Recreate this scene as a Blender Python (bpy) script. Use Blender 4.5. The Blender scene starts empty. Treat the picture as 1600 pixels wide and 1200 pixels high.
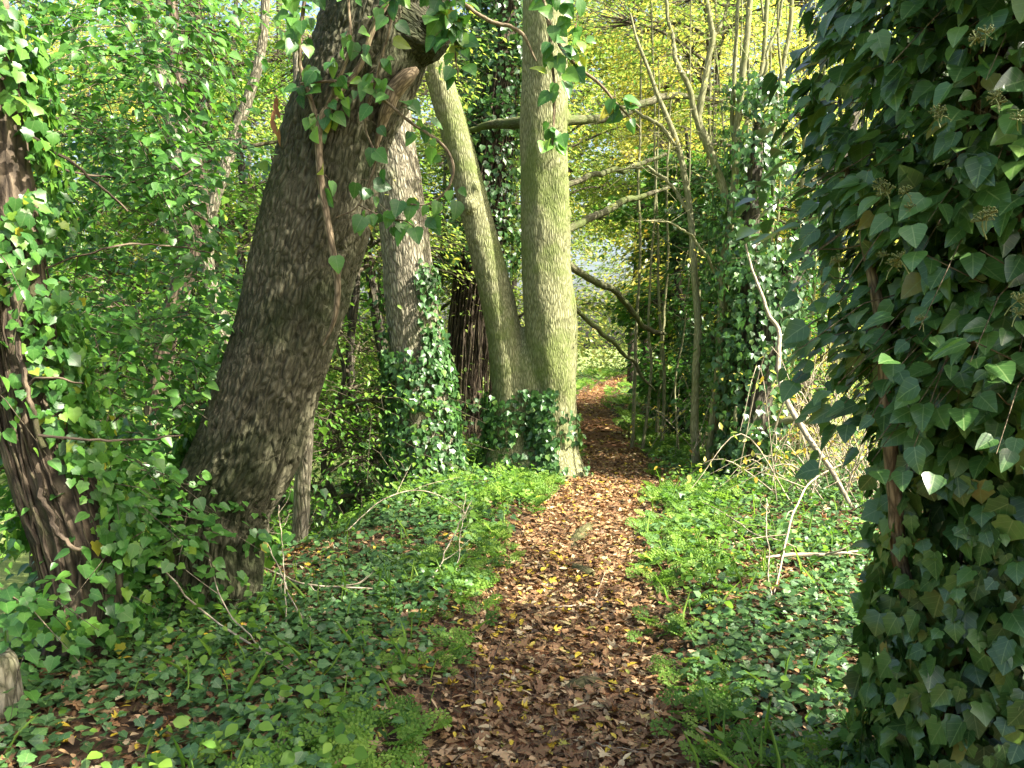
import bpy, math, random
import numpy as np
from mathutils import Vector, Matrix, Euler

# ------------------------------------------------------------------ scene, camera, light
scene = bpy.context.scene
COL = scene.collection
F = 1230.0                       # focal length in 1600-px units
CAMZ = 1.6
PITCH = math.atan(60.0 / F)
cam_d = bpy.data.cameras.new('camera')
cam = bpy.data.objects.new('camera', cam_d)
COL.objects.link(cam)
cam.location = (0, 0, CAMZ)
cam.rotation_euler = (math.pi / 2 - PITCH, 0, 0)
cam_d.sensor_width = 36.0
cam_d.lens = 36.0 * F / 1600.0
cam_d.clip_start = 0.05
cam_d.clip_end = 3000
scene.camera = cam

SUN_EL = math.radians(46)
SUN_AZ = math.radians(110)       # clockwise from +Y (view direction)
world = bpy.data.worlds.new('World')
scene.world = world
world.use_nodes = True
wn = world.node_tree
sky = wn.nodes.new('ShaderNodeTexSky')
sky.sky_type = 'NISHITA'
sky.sun_disc = False
sky.sun_elevation = SUN_EL
sky.sun_rotation = SUN_AZ
sky.air_density = 1.0
sky.dust_density = 6.0
wn.links.new(sky.outputs[0], wn.nodes['Background'].inputs[0])
wn.nodes['Background'].inputs[1].default_value = 0.11
sun_d = bpy.data.lights.new('sun', 'SUN')
sun_d.energy = 5.0
sun_d.angle = math.radians(0.55)
sun_d.color = (1.0, 0.93, 0.80)
sun = bpy.data.objects.new('sun', sun_d)
COL.objects.link(sun)
SUNV = Vector((math.sin(SUN_AZ) * math.cos(SUN_EL), math.cos(SUN_AZ) * math.cos(SUN_EL), math.sin(SUN_EL)))
sun.rotation_euler = SUNV.to_track_quat('Z', 'Y').to_euler()
sun.location = (20, -5, 20)

vs = scene.view_settings
vs.view_transform = 'Standard'
vs.look = 'None'
vs.gamma = 1.0
vs.use_curve_mapping = False
vs.exposure = 2.2
cy = scene.cycles
cy.use_denoising = True
cy.max_bounces = 8
cy.diffuse_bounces = 4
cy.glossy_bounces = 3
cy.transmission_bounces = 6
cy.sample_clamp_indirect = 8.0
cy.use_adaptive_sampling = True
cy.adaptive_threshold = 0.01
cy.caustics_reflective = False
cy.caustics_refractive = False

rng = np.random.default_rng(11)
random.seed(5)

# ------------------------------------------------------------------ maths helpers
def nrm(a):
    a = np.asarray(a, float)
    return a / np.maximum(np.linalg.norm(a, axis=-1, keepdims=True), 1e-9)

def sstep(a, b, x):
    t = np.clip((x - a) / (b - a), 0, 1)
    return t * t * (3 - 2 * t)

def vnoise(p, seed=0):
    p = np.asarray(p, float)
    i = np.floor(p).astype(np.int64)
    f = p - i
    f = f * f * (3 - 2 * f)
    def h(a):
        n = (a[..., 0] * 374761393 + a[..., 1] * 668265263 + a[..., 2] * 2147483647 + seed * 974711) & 0xffffffff
        n = ((n ^ (n >> 13)) * 1274126177) & 0xffffffff
        n = ((n ^ (n >> 16)) * 2246822519) & 0xffffffff
        return ((n ^ (n >> 15)) & 0xffff) / 65535.0
    r = 0
    for dx in (0, 1):
        wx = f[..., 0] if dx else 1 - f[..., 0]
        for dy in (0, 1):
            wy = f[..., 1] if dy else 1 - f[..., 1]
            for dz in (0, 1):
                wz = f[..., 2] if dz else 1 - f[..., 2]
                r = r + h(i + np.array([dx, dy, dz])) * wx * wy * wz
    return r

def fbm(p, oct=4, seed=0):
    a, s, t = 0.5, 0.0, 0.0
    p = np.asarray(p, float)
    for k in range(oct):
        s = s + a * vnoise(p, seed + k)
        t += a
        a *= 0.5
        p = p * 2.03
    return s / t

CP, SP = math.cos(PITCH), math.sin(PITCH)
def at(px, py, D):
    u, v = (px - 800) / F, (600 - py) / F
    d = np.array([u, CP + v * SP, -SP + v * CP])
    return np.array([0, 0, CAMZ]) + d * (D / d[1])

# ------------------------------------------------------------------ terrain
PATH_PTS = np.array([(-6, -.25), (0, .05), (3, .18), (4.3, .285), (5.5, .40), (7.6, .75), (9.4, 1.22), (10.9, 1.45),
                     (14, 1.66), (19.7, 1.95), (24, 2.45), (28, 3.3), (34, 5.0), (42, 8.5), (55, 15), (400, 160)])
def pathx(y):
    return np.interp(y, PATH_PTS[:, 0], PATH_PTS[:, 1])

def height(x, y):
    x = np.asarray(x, float); y = np.asarray(y, float)
    d = x - pathx(y)
    z = 0.02 * (fbm(np.stack([x * 1.3, y * 1.3, 0 * x], -1), 3, 3) - .5) * 2
    z = z + 0.05 * sstep(.35, .9, np.abs(d)) + .05 * (fbm(np.stack([x * .7, y * .7, 0 * x + 4], -1), 2, 9) - .5) * sstep(.5, 1.5, np.abs(d))
    start = np.interp(y, [0, 4.5, 6.5, 12, 25], [2.7, 2.6, 1.75, 2.2, 3.0])
    z = z - 2.1 * sstep(0, 5.0, -d - start) - .45 * sstep(0.0, 1.2, -d - start)
    z = z - 0.9 * sstep(0, 6, d - 2.6)
    z = z + 0.35 * sstep(18, 45, y) * sstep(6, 2, np.abs(d))
    z = z + .25 * (fbm(np.stack([x * .15, y * .15, 0 * x + 9], -1), 3, 19) - .5) * sstep(3, 8, np.abs(d))
    return z

def ground_at(px, py):
    for D in np.arange(1.5, 60, .02):
        p = at(px, py, D)
        if p[2] <= height(p[0], p[1]):
            break
    return np.array([p[0], p[1], float(height(p[0], p[1]))])

# ------------------------------------------------------------------ mesh building
class MB:
    def __init__(s):
        s.V = []; s.T = []; s.Q = []; s.TM = []; s.QM = []; s.R = []; s.C = []; s.n = 0
    def add(s, V, T=None, Q=None, m=0, rnd=None, co=None):
        V = np.asarray(V, float).reshape(-1, 3)
        k = len(V)
        s.V.append(V)
        s.R.append(np.full(k, .5) if rnd is None else np.broadcast_to(np.asarray(rnd, float), (k,)))
        s.C.append(V if co is None else np.asarray(co, float).reshape(-1, 3))
        if T is not None and len(T):
            T = np.asarray(T).reshape(-1, 3) + s.n
            s.T.append(T); s.TM.append(np.full(len(T), m))
        if Q is not None and len(Q):
            Q = np.asarray(Q).reshape(-1, 4) + s.n
            s.Q.append(Q); s.QM.append(np.full(len(Q), m))
        s.n += k
    def build(s, name, mats, parent=None, smooth=True, origin=None):
        V = np.concatenate(s.V)
        if origin is not None:
            V = V - np.asarray(origin, float)
        T = np.concatenate(s.T) if s.T else np.zeros((0, 3), int)
        Q = np.concatenate(s.Q) if s.Q else np.zeros((0, 4), int)
        me = bpy.data.meshes.new(name)
        me.vertices.add(len(V))
        me.vertices.foreach_set('co', V.astype(np.float32).ravel())
        nl = T.size + Q.size
        me.loops.add(nl)
        me.loops.foreach_set('vertex_index', np.concatenate([T.ravel(), Q.ravel()]).astype(np.int32))
        nf = len(T) + len(Q)
        me.polygons.add(nf)
        st = np.concatenate([np.arange(len(T)) * 3, T.size + np.arange(len(Q)) * 4]).astype(np.int32)
        me.polygons.foreach_set('loop_start', st)
        mi = np.concatenate((s.TM or [np.zeros(0)]) + (s.QM or [np.zeros(0)])).astype(np.int32)
        me.polygons.foreach_set('material_index', mi)
        me.polygons.foreach_set('use_smooth', np.full(nf, smooth))
        a = me.attributes.new('rnd', 'FLOAT', 'POINT')
        a.data.foreach_set('value', np.concatenate(s.R).astype(np.float32))
        a = me.attributes.new('lco', 'FLOAT_VECTOR', 'POINT')
        a.data.foreach_set('vector', np.concatenate(s.C).astype(np.float32).ravel())
        for m in (mats if isinstance(mats, (list, tuple)) else [mats]):
            me.materials.append(m)
        me.update(calc_edges=True)
        me.validate()
        o = bpy.data.objects.new(name, me)
        COL.objects.link(o)
        if parent is not None:
            o.parent = parent
        if origin is not None and parent is None:
            o.location = origin
        return o

def thing(name, label, cat, loc, group=None):
    o = bpy.data.objects.new(name, None)
    o.empty_display_size = .2
    COL.objects.link(o)
    o.location = loc
    return tag(o, label, cat, group)

def tag(o, label=None, cat=None, group=None, kind=None):
    if label: o['label'] = label
    if cat: o['category'] = cat
    if group: o['group'] = group
    if kind: o['kind'] = kind
    return o

def part(mb, name, mats, root, smooth=True):
    return mb.build(name, mats, root, smooth, origin=np.array(root.location))

def spline(P, n):
    """Catmull-Rom through rows of P (any number of columns)."""
    P = np.asarray(P, float)
    Q = np.vstack([2 * P[0] - P[1], P, 2 * P[-1] - P[-2]])
    L = np.concatenate([[0], np.cumsum(np.linalg.norm(np.diff(P[:, :3], axis=0), axis=1))])
    s = np.linspace(0, L[-1], n)
    k = np.clip(np.searchsorted(L, s, side='right') - 1, 0, len(P) - 2)
    t = ((s - L[k]) / np.maximum(L[k + 1] - L[k], 1e-9))[:, None]
    a, b, c, d = Q[k], Q[k + 1], Q[k + 2], Q[k + 3]
    return .5 * (2 * b + (c - a) * t + (2 * a - 5 * b + 4 * c - d) * t ** 2 + (3 * b - a - 3 * c + d) * t ** 3)

def frames(C):
    T = nrm(np.gradient(C, axis=0))
    up = np.array([0, -1.0, 0]) if abs(T[0][1]) < .9 else np.array([1.0, 0, 0])
    N = np.zeros_like(T)
    n = up - T[0] * np.dot(up, T[0]); n /= np.linalg.norm(n)
    for i in range(len(T)):
        n = n - T[i] * np.dot(n, T[i]); n /= max(np.linalg.norm(n), 1e-9)
        N[i] = n
    return T, N, np.cross(T, N)

def tube(mb, C, R, seg=10, m=0, disp=None, cap=True, seed=0):
    """C (n,3) centreline, R (n,) radius; disp(theta, s, r)->offset. Returns surface grid and normals."""
    C = np.asarray(C, float); R = np.asarray(R, float)
    n = len(C)
    T, N, B = frames(C)
    th = np.linspace(0, 2 * math.pi, seg, endpoint=False)
    s = np.concatenate([[0], np.cumsum(np.linalg.norm(np.diff(C, axis=0), axis=1))])
    TH, S = np.meshgrid(th, s)
    RR = np.repeat(R[:, None], seg, 1)
    D = disp(TH, S, RR) if disp else 0.0
    tone = None
    if isinstance(D, tuple): D, tone = D
    dirs = np.cos(TH)[..., None] * N[:, None] + np.sin(TH)[..., None] * B[:, None]
    V = C[:, None] + dirs * (RR + D)[..., None]
    rm = float(np.mean(R))
    co = np.stack([np.cos(TH) * RR + seed * 3.1, np.sin(TH) * RR, S], -1)
    i = np.arange(n - 1)[:, None] * seg
    j = np.arange(seg)[None]
    j2 = (j + 1) % seg
    Q = np.stack([i + j, i + j2, i + seg + j2, i + seg + j], -1).reshape(-1, 4)
    rn = tone if tone is not None else (D / 0.03 + .5 if disp is not None else .5)
    mb.add(V.reshape(-1, 3), Q=Q, m=m, co=co.reshape(-1, 3), rnd=np.clip(rn, 0, 1).ravel() if disp is not None else .5)
    if cap:
        for e, k in ((0, 0), (1, n - 1)):
            vv = np.vstack([V[k], C[k][None]])
            cc = np.vstack([co[k], co[k].mean(0)[None]])
            tt = np.stack([np.arange(seg), (np.arange(seg) + 1) % seg, np.full(seg, seg)], -1)
            if e == 0: tt = tt[:, ::-1]
            mb.add(vv, T=tt, m=m, co=cc)
    return V, dirs, s

def pxline(P):
    """rows (px, py, depth, width_px) -> world xyz + radius"""
    return np.array([list(at(a, b, D)) + [w * .5 * D / F] for a, b, D, w in P])

def twig(mb, P, n=14, seg=6, m=0, wob=0.0, seed=0, taper=None):
    W = P if np.asarray(P).shape[1] == 4 and taper == 'w' else pxline(P)
    S = spline(W, n)
    if wob:
        q = np.arange(n)[:, None] * np.array([[9.0 / n, 0, 0]])
        for k in range(3):
            S[:, k] += wob * (fbm(q + seed * 7.3 + k * 31.7, 3, k) - .5) * np.sin(np.linspace(0.15, math.pi * .9, n))
    tube(mb, S[:, :3], np.maximum(S[:, 3], .0012), seg, m, seed=seed)
    return S

# ------------------------------------------------------------------ leaf templates: tip along +y, face up +z
def mirror_leaf(mid, right, tris, fold=.18, droop=.18):
    """mid: list of midrib y; right: outline (x,y); tris index mid as ('m',i) and right as ('r',i)"""
    nm, nr = len(mid), len(right)
    V = [(0, y) for y in mid] + list(right) + [(-x, y) for x, y in right]
    V = np.array(V, float)
    Z = fold * np.abs(V[:, 0]) - droop * V[:, 1] ** 2
    W = np.column_stack([V, Z])
    T = []
    for t in tris:
        a = [i if k == 'm' else nm + i for k, i in t]
        b = [i if k == 'm' else nm + nr + i for k, i in t]
        T.append(a); T.append(b[::-1])
    return W, np.array(T)
def fan(mid, right):
    """automatic strip between midrib points and outline"""
    tris = []; mi = 0
    for i in range(len(right)):
        if i + 1 < len(right):
            tris.append((('m', mi), ('r', i), ('r', i + 1)))
        nxt = right[i + 1][1] if i + 1 < len(right) else 9
        while mi + 1 < len(mid) and (mid[mi + 1] <= nxt or i + 1 == len(right)):
            k = min(i + 1, len(right) - 1)
            tris.append((('m', mi), ('r', k), ('m', mi + 1)))
            mi += 1
    return tris
def mk(mid, right, **k):
    return mirror_leaf(mid, right, fan(mid, right), **k)
IVY5 = mk([.08, .36, .66, 1.0], [(.18, -.02), (.42, .09), (.39, .30), (.50, .47), (.30, .66), (.13, .86)], fold=.13, droop=.18)
IVYA = mk([.03, .5, 1.0], [(.2, 0), (.38, .18), (.41, .36), (.27, .66), (.10, .9)], fold=.22, droop=.25)
IVY3 = mk([.06, .5, 1.0], [(.34, .08), (.44, .42), (.18, .7)], fold=.2, droop=.2)
LENS = mk([0, .5, 1.0], [(.2, .22), (.25, .5), (.13, .8)], fold=.25, droop=.2)
LONG = mk([0, .5, 1.0], [(.11, .2), (.15, .5), (.08, .8)], fold=.3, droop=.3)
DIAM = (np.array([(0, 0, 0), (.3, .42, .06), (0, 1, -.1), (-.3, .42, .06)], float), np.array([(0, 1, 2), (0, 2, 3)]))
OAKL = mk([0, .35, .68, 1.0], [(.05, .08), (.17, .22), (.10, .32), (.27, .44), (.16, .55), (.30, .68), (.18, .78), (.17, .92)], fold=.3, droop=.25)
MAPL = mk([.1, .4, .7, 1.0], [(.15, .0), (.45, .08), (.22, .26), (.62, .5), (.2, .56), (.22, .8), (.08, .8)], fold=.25, droop=.2)

def frond_template():
    V = []; T = []
    def leaf(p, d, L):
        d = np.array(d) / np.linalg.norm(d); q = np.array([-d[1], d[0]])
        k = len(V)
        for a, b in ((0, 0), (.35, .38), (.7, .30), (1, 0), (.7, -.30), (.35, -.38)):
            xy = np.array(p) + d * a * L + q * b * L
            V.append((xy[0], xy[1], -.25 * xy[1] ** 2 + .10 * abs(xy[0]) + .03 * math.sin(40 * xy[0] + 25 * xy[1])))
        T.extend([(k, k + 5, k + 1), (k + 1, k + 5, k + 4), (k + 1, k + 4, k + 2), (k + 2, k + 4, k + 3)])
    def stem(a, b, w):
        a = np.array(a, float); b = np.array(b, float); d = b - a; q = np.array([-d[1], d[0]]) / np.linalg.norm(d) * w
        k = len(V)
        for xy in (a - q, a + q, b + q * .4, b - q * .4):
            V.append((xy[0], xy[1], -.25 * xy[1] ** 2 + .10 * abs(xy[0])))
        T.extend([(k, k + 1, k + 2), (k, k + 2, k + 3)])
    stem((0, 0), (0, 1), .012)
    for i, y in enumerate((.42, .6, .75, .87)):
        L = (.42, .32, .2, .11)[i]
        for sg in (1, -1):
            e = (sg * L, y + L * .55)
            stem((0, y), e, .007)
            n = (5, 4, 3, 2)[i]
            for j in range(n):
                t = (j + .7) / n
                p = (e[0] * t, y + (e[1] - y) * t)
                l = .15 * (1 - .5 * t) * (1 - .12 * i)
                leaf(p, (sg * .35, 1), l)
                leaf(p, (sg * 1, -.25), l * .9)
            leaf(e, (sg * .7, .6), .09)
    leaf((0, .93), (0, 1), .12)
    return np.array(V), np.array(T)
FROND = frond_template()

def leaves(mb, P, d, n, size, tpl, m=0, rnd=None, wscale=None, curl=None):
    P = np.asarray(P, float); N = len(P)
    if N == 0: return
    d = nrm(d); n = np.asarray(n, float)
    x = nrm(np.cross(d, n)); z = np.cross(x, d)
    W, T = tpl
    k = len(W)
    size = np.broadcast_to(np.asarray(size, float), (N,))
    ws = .82 + .34 * rng.random(N) if wscale is None else np.broadcast_to(wscale, (N,))
    if curl is None and k < 60: curl = rng.normal(0, .45, N)
    zz = np.broadcast_to(W[None, :, 2], (N, k))
    if curl is not None:
        c = np.broadcast_to(curl, (N,))[:, None]
        zz = zz * (1 + c * .5) + c * (.5 * W[None, :, 1] * (1 - W[None, :, 1])) * -1 + c * .6 * (W[None, :, 0] ** 2)
    V = P[:, None] + size[:, None, None] * (x[:, None] * (W[None, :, 0] * ws[:, None])[..., None] + d[:, None] * W[None, :, 1, None] + z[:, None] * zz[..., None])
    F_ = T[None] + (np.arange(N) * k)[:, None, None]
    r = rng.random(N) if rnd is None else np.asarray(rnd, float)
    co = np.broadcast_to(W[None], (N, k, 3))
    mb.add(V.reshape(-1, 3), T=F_.reshape(-1, 3), m=m, rnd=np.repeat(np.clip(r, 0, 1), k), co=co.reshape(-1, 3))

def thin_tubes(mb, A, Bm, E, r0, r1, m=1):
    """many 3-sided bent twigs: A start, Bm middle, E end (N,3)"""
    N = len(A)
    if N == 0: return
    r0 = np.broadcast_to(r0, (N,)); r1 = np.broadcast_to(r1, (N,))
    d = nrm(E - A)
    h = np.where(np.abs(d[:, 2:3]) > .9, np.array([[1., 0, 0]]), np.array([[0, 0, 1.]]))
    u = nrm(np.cross(d, h)); w = np.cross(d, u)
    rings = []
    for C, r in ((A, r0), (Bm, (r0 + r1) / 2), (E, r1)):
        for a in (0, 2.094, 4.189):
            rings.append(C + (u * math.cos(a) + w * math.sin(a)) * r[:, None])
    V = np.stack(rings, 1)
    q = []
    for b in (0, 3):
        for j in range(3):
            q.append((b + j, b + (j + 1) % 3, b + 3 + (j + 1) % 3, b + 3 + j))
    Q = np.array(q)[None] + (np.arange(N) * 9)[:, None, None]
    mb.add(V.reshape(-1, 3), Q=Q.reshape(-1, 4), m=m, co=V.reshape(-1, 3), rnd=np.repeat(rng.random(N), 9))

def gauss(n, s=1.0):
    return rng.normal(0, s, (n, 3))

# ------------------------------------------------------------------ materials
def new_mat(name):
    m = bpy.data.materials.new(name)
    m.use_nodes = True
    nt = m.node_tree
    for n in list(nt.nodes): nt.nodes.remove(n)
    out = nt.nodes.new('ShaderNodeOutputMaterial')
    return m, nt, out
def nd(nt, t, **kw):
    n = nt.nodes.new(t)
    for k, v in kw.items(): setattr(n, k, v)
    return n
def ramp(nt, stops, fac):
    r = nd(nt, 'ShaderNodeValToRGB')
    e = r.color_ramp.elements
    while len(e) > 1: e.remove(e[-1])
    e[0].position, e[0].color = stops[0][0], (*stops[0][1], 1)
    for p, c in stops[1:]:
        q = e.new(p); q.color = (*c, 1)
    nt.links.new(fac, r.inputs[0])
    return r.outputs[0]
def mixc(nt, fac, a, b, blend='MIX'):
    m = nd(nt, 'ShaderNodeMix', data_type='RGBA', blend_type=blend)
    for sock, v in ((m.inputs[0], fac), (m.inputs[6], a), (m.inputs[7], b)):
        if isinstance(v, (int, float)): sock.default_value = v
        elif isinstance(v, tuple): sock.default_value = (*v, 1)
        else: nt.links.new(v, sock)
    return m.outputs[2]
def math_(nt, op, a, b=None, c=None):
    m = nd(nt, 'ShaderNodeMath', operation=op)
    for i, v in enumerate((a, b, c)):
        if v is None: continue
        if isinstance(v, (int, float)): m.inputs[i].default_value = v
        else: nt.links.new(v, m.inputs[i])
    return m.outputs[0]

def leaf_mat(name, stops, trans=.4, tcol=1.5, rough=.42, spec=.35, vein=0.0, tint=(1.05, 1.12, .8)):
    m, nt, out = new_mat(name)
    L = nt.links
    at_ = nd(nt, 'ShaderNodeAttribute', attribute_name='rnd')
    col = ramp(nt, stops, at_.outputs['Fac'])
    lc = nd(nt, 'ShaderNodeAttribute', attribute_name='lco')
    if vein:
        sep = nd(nt, 'ShaderNodeSeparateXYZ'); L.new(lc.outputs['Vector'], sep.inputs[0])
        ax = math_(nt, 'ABSOLUTE', sep.outputs[0])
        rib = math_(nt, 'LESS_THAN', ax, .018)
        k = math_(nt, 'SUBTRACT', sep.outputs[1], math_(nt, 'MULTIPLY', ax, .8))
        fr = math_(nt, 'ABSOLUTE', math_(nt, 'SUBTRACT', math_(nt, 'FRACT', math_(nt, 'MULTIPLY', k, 4.2)), .5))
        side = math_(nt, 'LESS_THAN', fr, .045)
        v = math_(nt, 'MAXIMUM', rib, math_(nt, 'MULTIPLY', side, .6))
        col = mixc(nt, math_(nt, 'MULTIPLY', v, vein), col, (.22, .30, .12))
        nz = nd(nt, 'ShaderNodeTexNoise'); nz.inputs['Scale'].default_value = 5; L.new(lc.outputs['Vector'], nz.inputs['Vector'])
        col = mixc(nt, .55, col, mixc(nt, nz.outputs[0], (.55, .6, .55), (1.4, 1.4, 1.3)), 'MULTIPLY')
    p = nd(nt, 'ShaderNodeBsdfPrincipled')
    L.new(col, p.inputs['Base Color'])
    p.inputs['Roughness'].default_value = rough
    p.inputs['Specular IOR Level'].default_value = spec
    t = nd(nt, 'ShaderNodeBsdfTranslucent')
    L.new(mixc(nt, 1.0, col, tuple(tcol * q for q in tint), 'MULTIPLY'), t.inputs['Color'])
    mx = nd(nt, 'ShaderNodeMixShader'); mx.inputs[0].default_value = trans
    L.new(p.outputs[0], mx.inputs[1]); L.new(t.outputs[0], mx.inputs[2])
    L.new(mx.outputs[0], out.inputs[0])
    return m

def bark_mat(name, dark, mid, light, scale=22, stretch=.22, bump=.8, dist=.02, moss=(.09, .13, .02), moss_lo=.55, moss_hi=.7, moss_k=.7, rough=.85, use_rnd=0.0, fine=3.0, obj=False):
    m, nt, out = new_mat(name)
    L = nt.links
    if obj:
        src = nd(nt, 'ShaderNodeTexCoord').outputs['Object']
    else:
        src = nd(nt, 'ShaderNodeAttribute', attribute_name='lco').outputs['Vector']
    mp = nd(nt, 'ShaderNodeMapping'); mp.inputs['Scale'].default_value = (1, 1, stretch)
    L.new(src, mp.inputs[0])
    nw = nd(nt, 'ShaderNodeTexNoise'); nw.inputs['Scale'].default_value = scale * .5; nw.inputs['Detail'].default_value = 3
    L.new(mp.outputs[0], nw.inputs['Vector'])
    wv = nd(nt, 'ShaderNodeVectorMath', operation='MULTIPLY_ADD')
    L.new(nw.outputs['Color'], wv.inputs[0]); wv.inputs[1].default_value = (1.2 / scale,) * 3; L.new(mp.outputs[0], wv.inputs[2])
    vo = nd(nt, 'ShaderNodeTexVoronoi', feature='DISTANCE_TO_EDGE'); vo.inputs['Scale'].default_value = scale
    L.new(wv.outputs[0], vo.inputs['Vector'])
    nf = nd(nt, 'ShaderNodeTexNoise'); nf.inputs['Scale'].default_value = scale * fine; nf.inputs['Detail'].default_value = 5; nf.inputs['Roughness'].default_value = .65
    L.new(mp.outputs[0], nf.inputs['Vector'])
    hgt = math_(nt, 'ADD', math_(nt, 'MULTIPLY', math_(nt, 'MINIMUM', math_(nt, 'MULTIPLY', vo.outputs[0], 3.2), 1.0), .65), math_(nt, 'MULTIPLY', nf.outputs[0], .6))
    cf = hgt
    if use_rnd:
        rn = nd(nt, 'ShaderNodeAttribute', attribute_name='rnd').outputs['Fac']
        cf = math_(nt, 'ADD', math_(nt, 'MULTIPLY', hgt, 1 - use_rnd), math_(nt, 'MULTIPLY', rn, use_rnd * 1.2))
    col = ramp(nt, [(.18, dark), (.62, mid), (1.0, light)], cf)
    nb = nd(nt, 'ShaderNodeTexNoise'); nb.inputs['Scale'].default_value = 2.2; nb.inputs['Detail'].default_value = 6; nb.inputs['Roughness'].default_value = .6
    L.new(src, nb.inputs['Vector'])
    col = mixc(nt, .6, col, mixc(nt, nb.outputs[0], (.5, .5, .5), (1.45, 1.45, 1.4)), 'MULTIPLY')
    nm = nd(nt, 'ShaderNodeTexNoise'); nm.inputs['Scale'].default_value = 1.7; nm.inputs['Detail'].default_value = 7; nm.inputs['Roughness'].default_value = .7
    mo = nd(nt, 'ShaderNodeVectorMath', operation='ADD'); mo.inputs[1].default_value = (7.3, 2.1, 4.4)
    L.new(src, mo.inputs[0]); L.new(mo.outputs[0], nm.inputs['Vector'])
    mr = nd(nt, 'ShaderNodeMapRange', interpolation_type='SMOOTHSTEP')
    L.new(nm.outputs[0], mr.inputs[0]); mr.inputs[1].default_value = moss_lo; mr.inputs[2].default_value = moss_hi
    mf = math_(nt, 'MULTIPLY', mr.outputs[0], moss_k)
    mossc = mixc(nt, nf.outputs[0], tuple(.45 * q for q in moss), tuple(1.5 * q for q in moss))
    col = mixc(nt, mf, col, mossc)
    p = nd(nt, 'ShaderNodeBsdfPrincipled')
    L.new(col, p.inputs['Base Color'])
    p.inputs['Roughness'].default_value = rough
    p.inputs['Specular IOR Level'].default_value = .2
    b = nd(nt, 'ShaderNodeBump'); b.inputs['Strength'].default_value = bump; b.inputs['Distance'].default_value = dist
    L.new(hgt, b.inputs['Height']); L.new(b.outputs[0], p.inputs['Normal'])
    L.new(p.outputs[0], out.inputs[0])
    return m

def soil_mat(name, a, b, c, scale=14):
    m, nt, out = new_mat(name)
    L = nt.links
    src = nd(nt, 'ShaderNodeNewGeometry').outputs['Position']
    vo = nd(nt, 'ShaderNodeTexVoronoi'); vo.inputs['Scale'].default_value = scale * 1.6; L.new(src, vo.inputs['Vector'])
    nf = nd(nt, 'ShaderNodeTexNoise'); nf.inputs['Scale'].default_value = scale; nf.inputs['Detail'].default_value = 8; nf.inputs['Roughness'].default_value = .7
    L.new(src, nf.inputs['Vector'])
    sp = nd(nt, 'ShaderNodeSeparateColor'); L.new(vo.outputs['Color'], sp.inputs[0])
    col = ramp(nt, [(0.1, a), (.5, b), (.9, c)], math_(nt, 'ADD', math_(nt, 'MULTIPLY', sp.outputs[0], .6), math_(nt, 'MULTIPLY', nf.outputs[0], .45)))
    return m, nt, out, col, nf, src

# bark
M_BARK_LEAN = bark_mat('bark_furrowed_dark', (.011, .0105, .0065), (.066, .061, .036), (.14, .131, .084), scale=36, stretch=.30, bump=1.0, dist=.02, moss=(.020, .030, .007), moss_lo=.40, moss_hi=.66, moss_k=.8, use_rnd=.45)
M_BARK_ASH = bark_mat('bark_ash_grey', (.045, .04, .026), (.16, .145, .10), (.28, .26, .19), scale=30, stretch=.28, bump=.9, dist=.02, moss=(.13, .16, .05), moss_lo=.5, moss_hi=.75, moss_k=.5)
M_BARK_TWIN = bark_mat('bark_mossy_pale', (.075, .075, .035), (.185, .19, .095), (.29, .29, .165), scale=46, stretch=.2, bump=.8, dist=.014, moss=(.105, .145, .03), moss_lo=.44, moss_hi=.66, moss_k=.7)
M_BARK_BROWN = bark_mat('bark_brown', (.018, .014, .010), (.070, .053, .036), (.15, .115, .078), scale=18, stretch=.25, bump=.9, dist=.02, moss=(.06, .08, .02), moss_k=.5)
M_BARK_DARK = bark_mat('bark_dark', (.014, .013, .009), (.055, .048, .034), (.12, .105, .075), scale=18, stretch=.25, bump=.9, dist=.02, moss=(.05, .075, .015), moss_k=.7)
M_STEM = bark_mat('bark_green_stem', (.10, .10, .05), (.20, .20, .10), (.30, .29, .17), scale=60, stretch=.15, bump=.3, dist=.004, moss=(.13, .17, .04), moss_k=.7)
M_BOUGH = bark_mat('bark_bough', (.03, .03, .016), (.085, .08, .045), (.16, .15, .095), scale=50, stretch=.2, bump=.5, dist=.006, moss=(.07, .10, .02), moss_lo=.4, moss_hi=.6, moss_k=.8)
M_VINE = bark_mat('bark_vine', (.05, .036, .022), (.15, .115, .07), (.26, .20, .13), scale=60, stretch=.2, bump=.5, dist=.004, moss=(.10, .12, .03), moss_k=.5)
M_ROOT = bark_mat('bark_root', (.03, .022, .012), (.10, .075, .04), (.18, .14, .08), scale=40, stretch=.2, bump=.6, dist=.01, moss=(.055, .068, .018), moss_lo=.42, moss_hi=.6, moss_k=.7)
M_TWIG = bark_mat('bark_twig', (.03, .025, .018), (.085, .07, .045), (.15, .125, .08), scale=60, stretch=.2, bump=.2, dist=.003, moss=(.08, .10, .03), moss_k=.5)
M_DEAD = bark_mat('bark_dead_stick', (.15, .12, .08), (.32, .27, .19), (.48, .42, .32), scale=70, stretch=.15, bump=.3, dist=.003, moss_k=.15)
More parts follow.
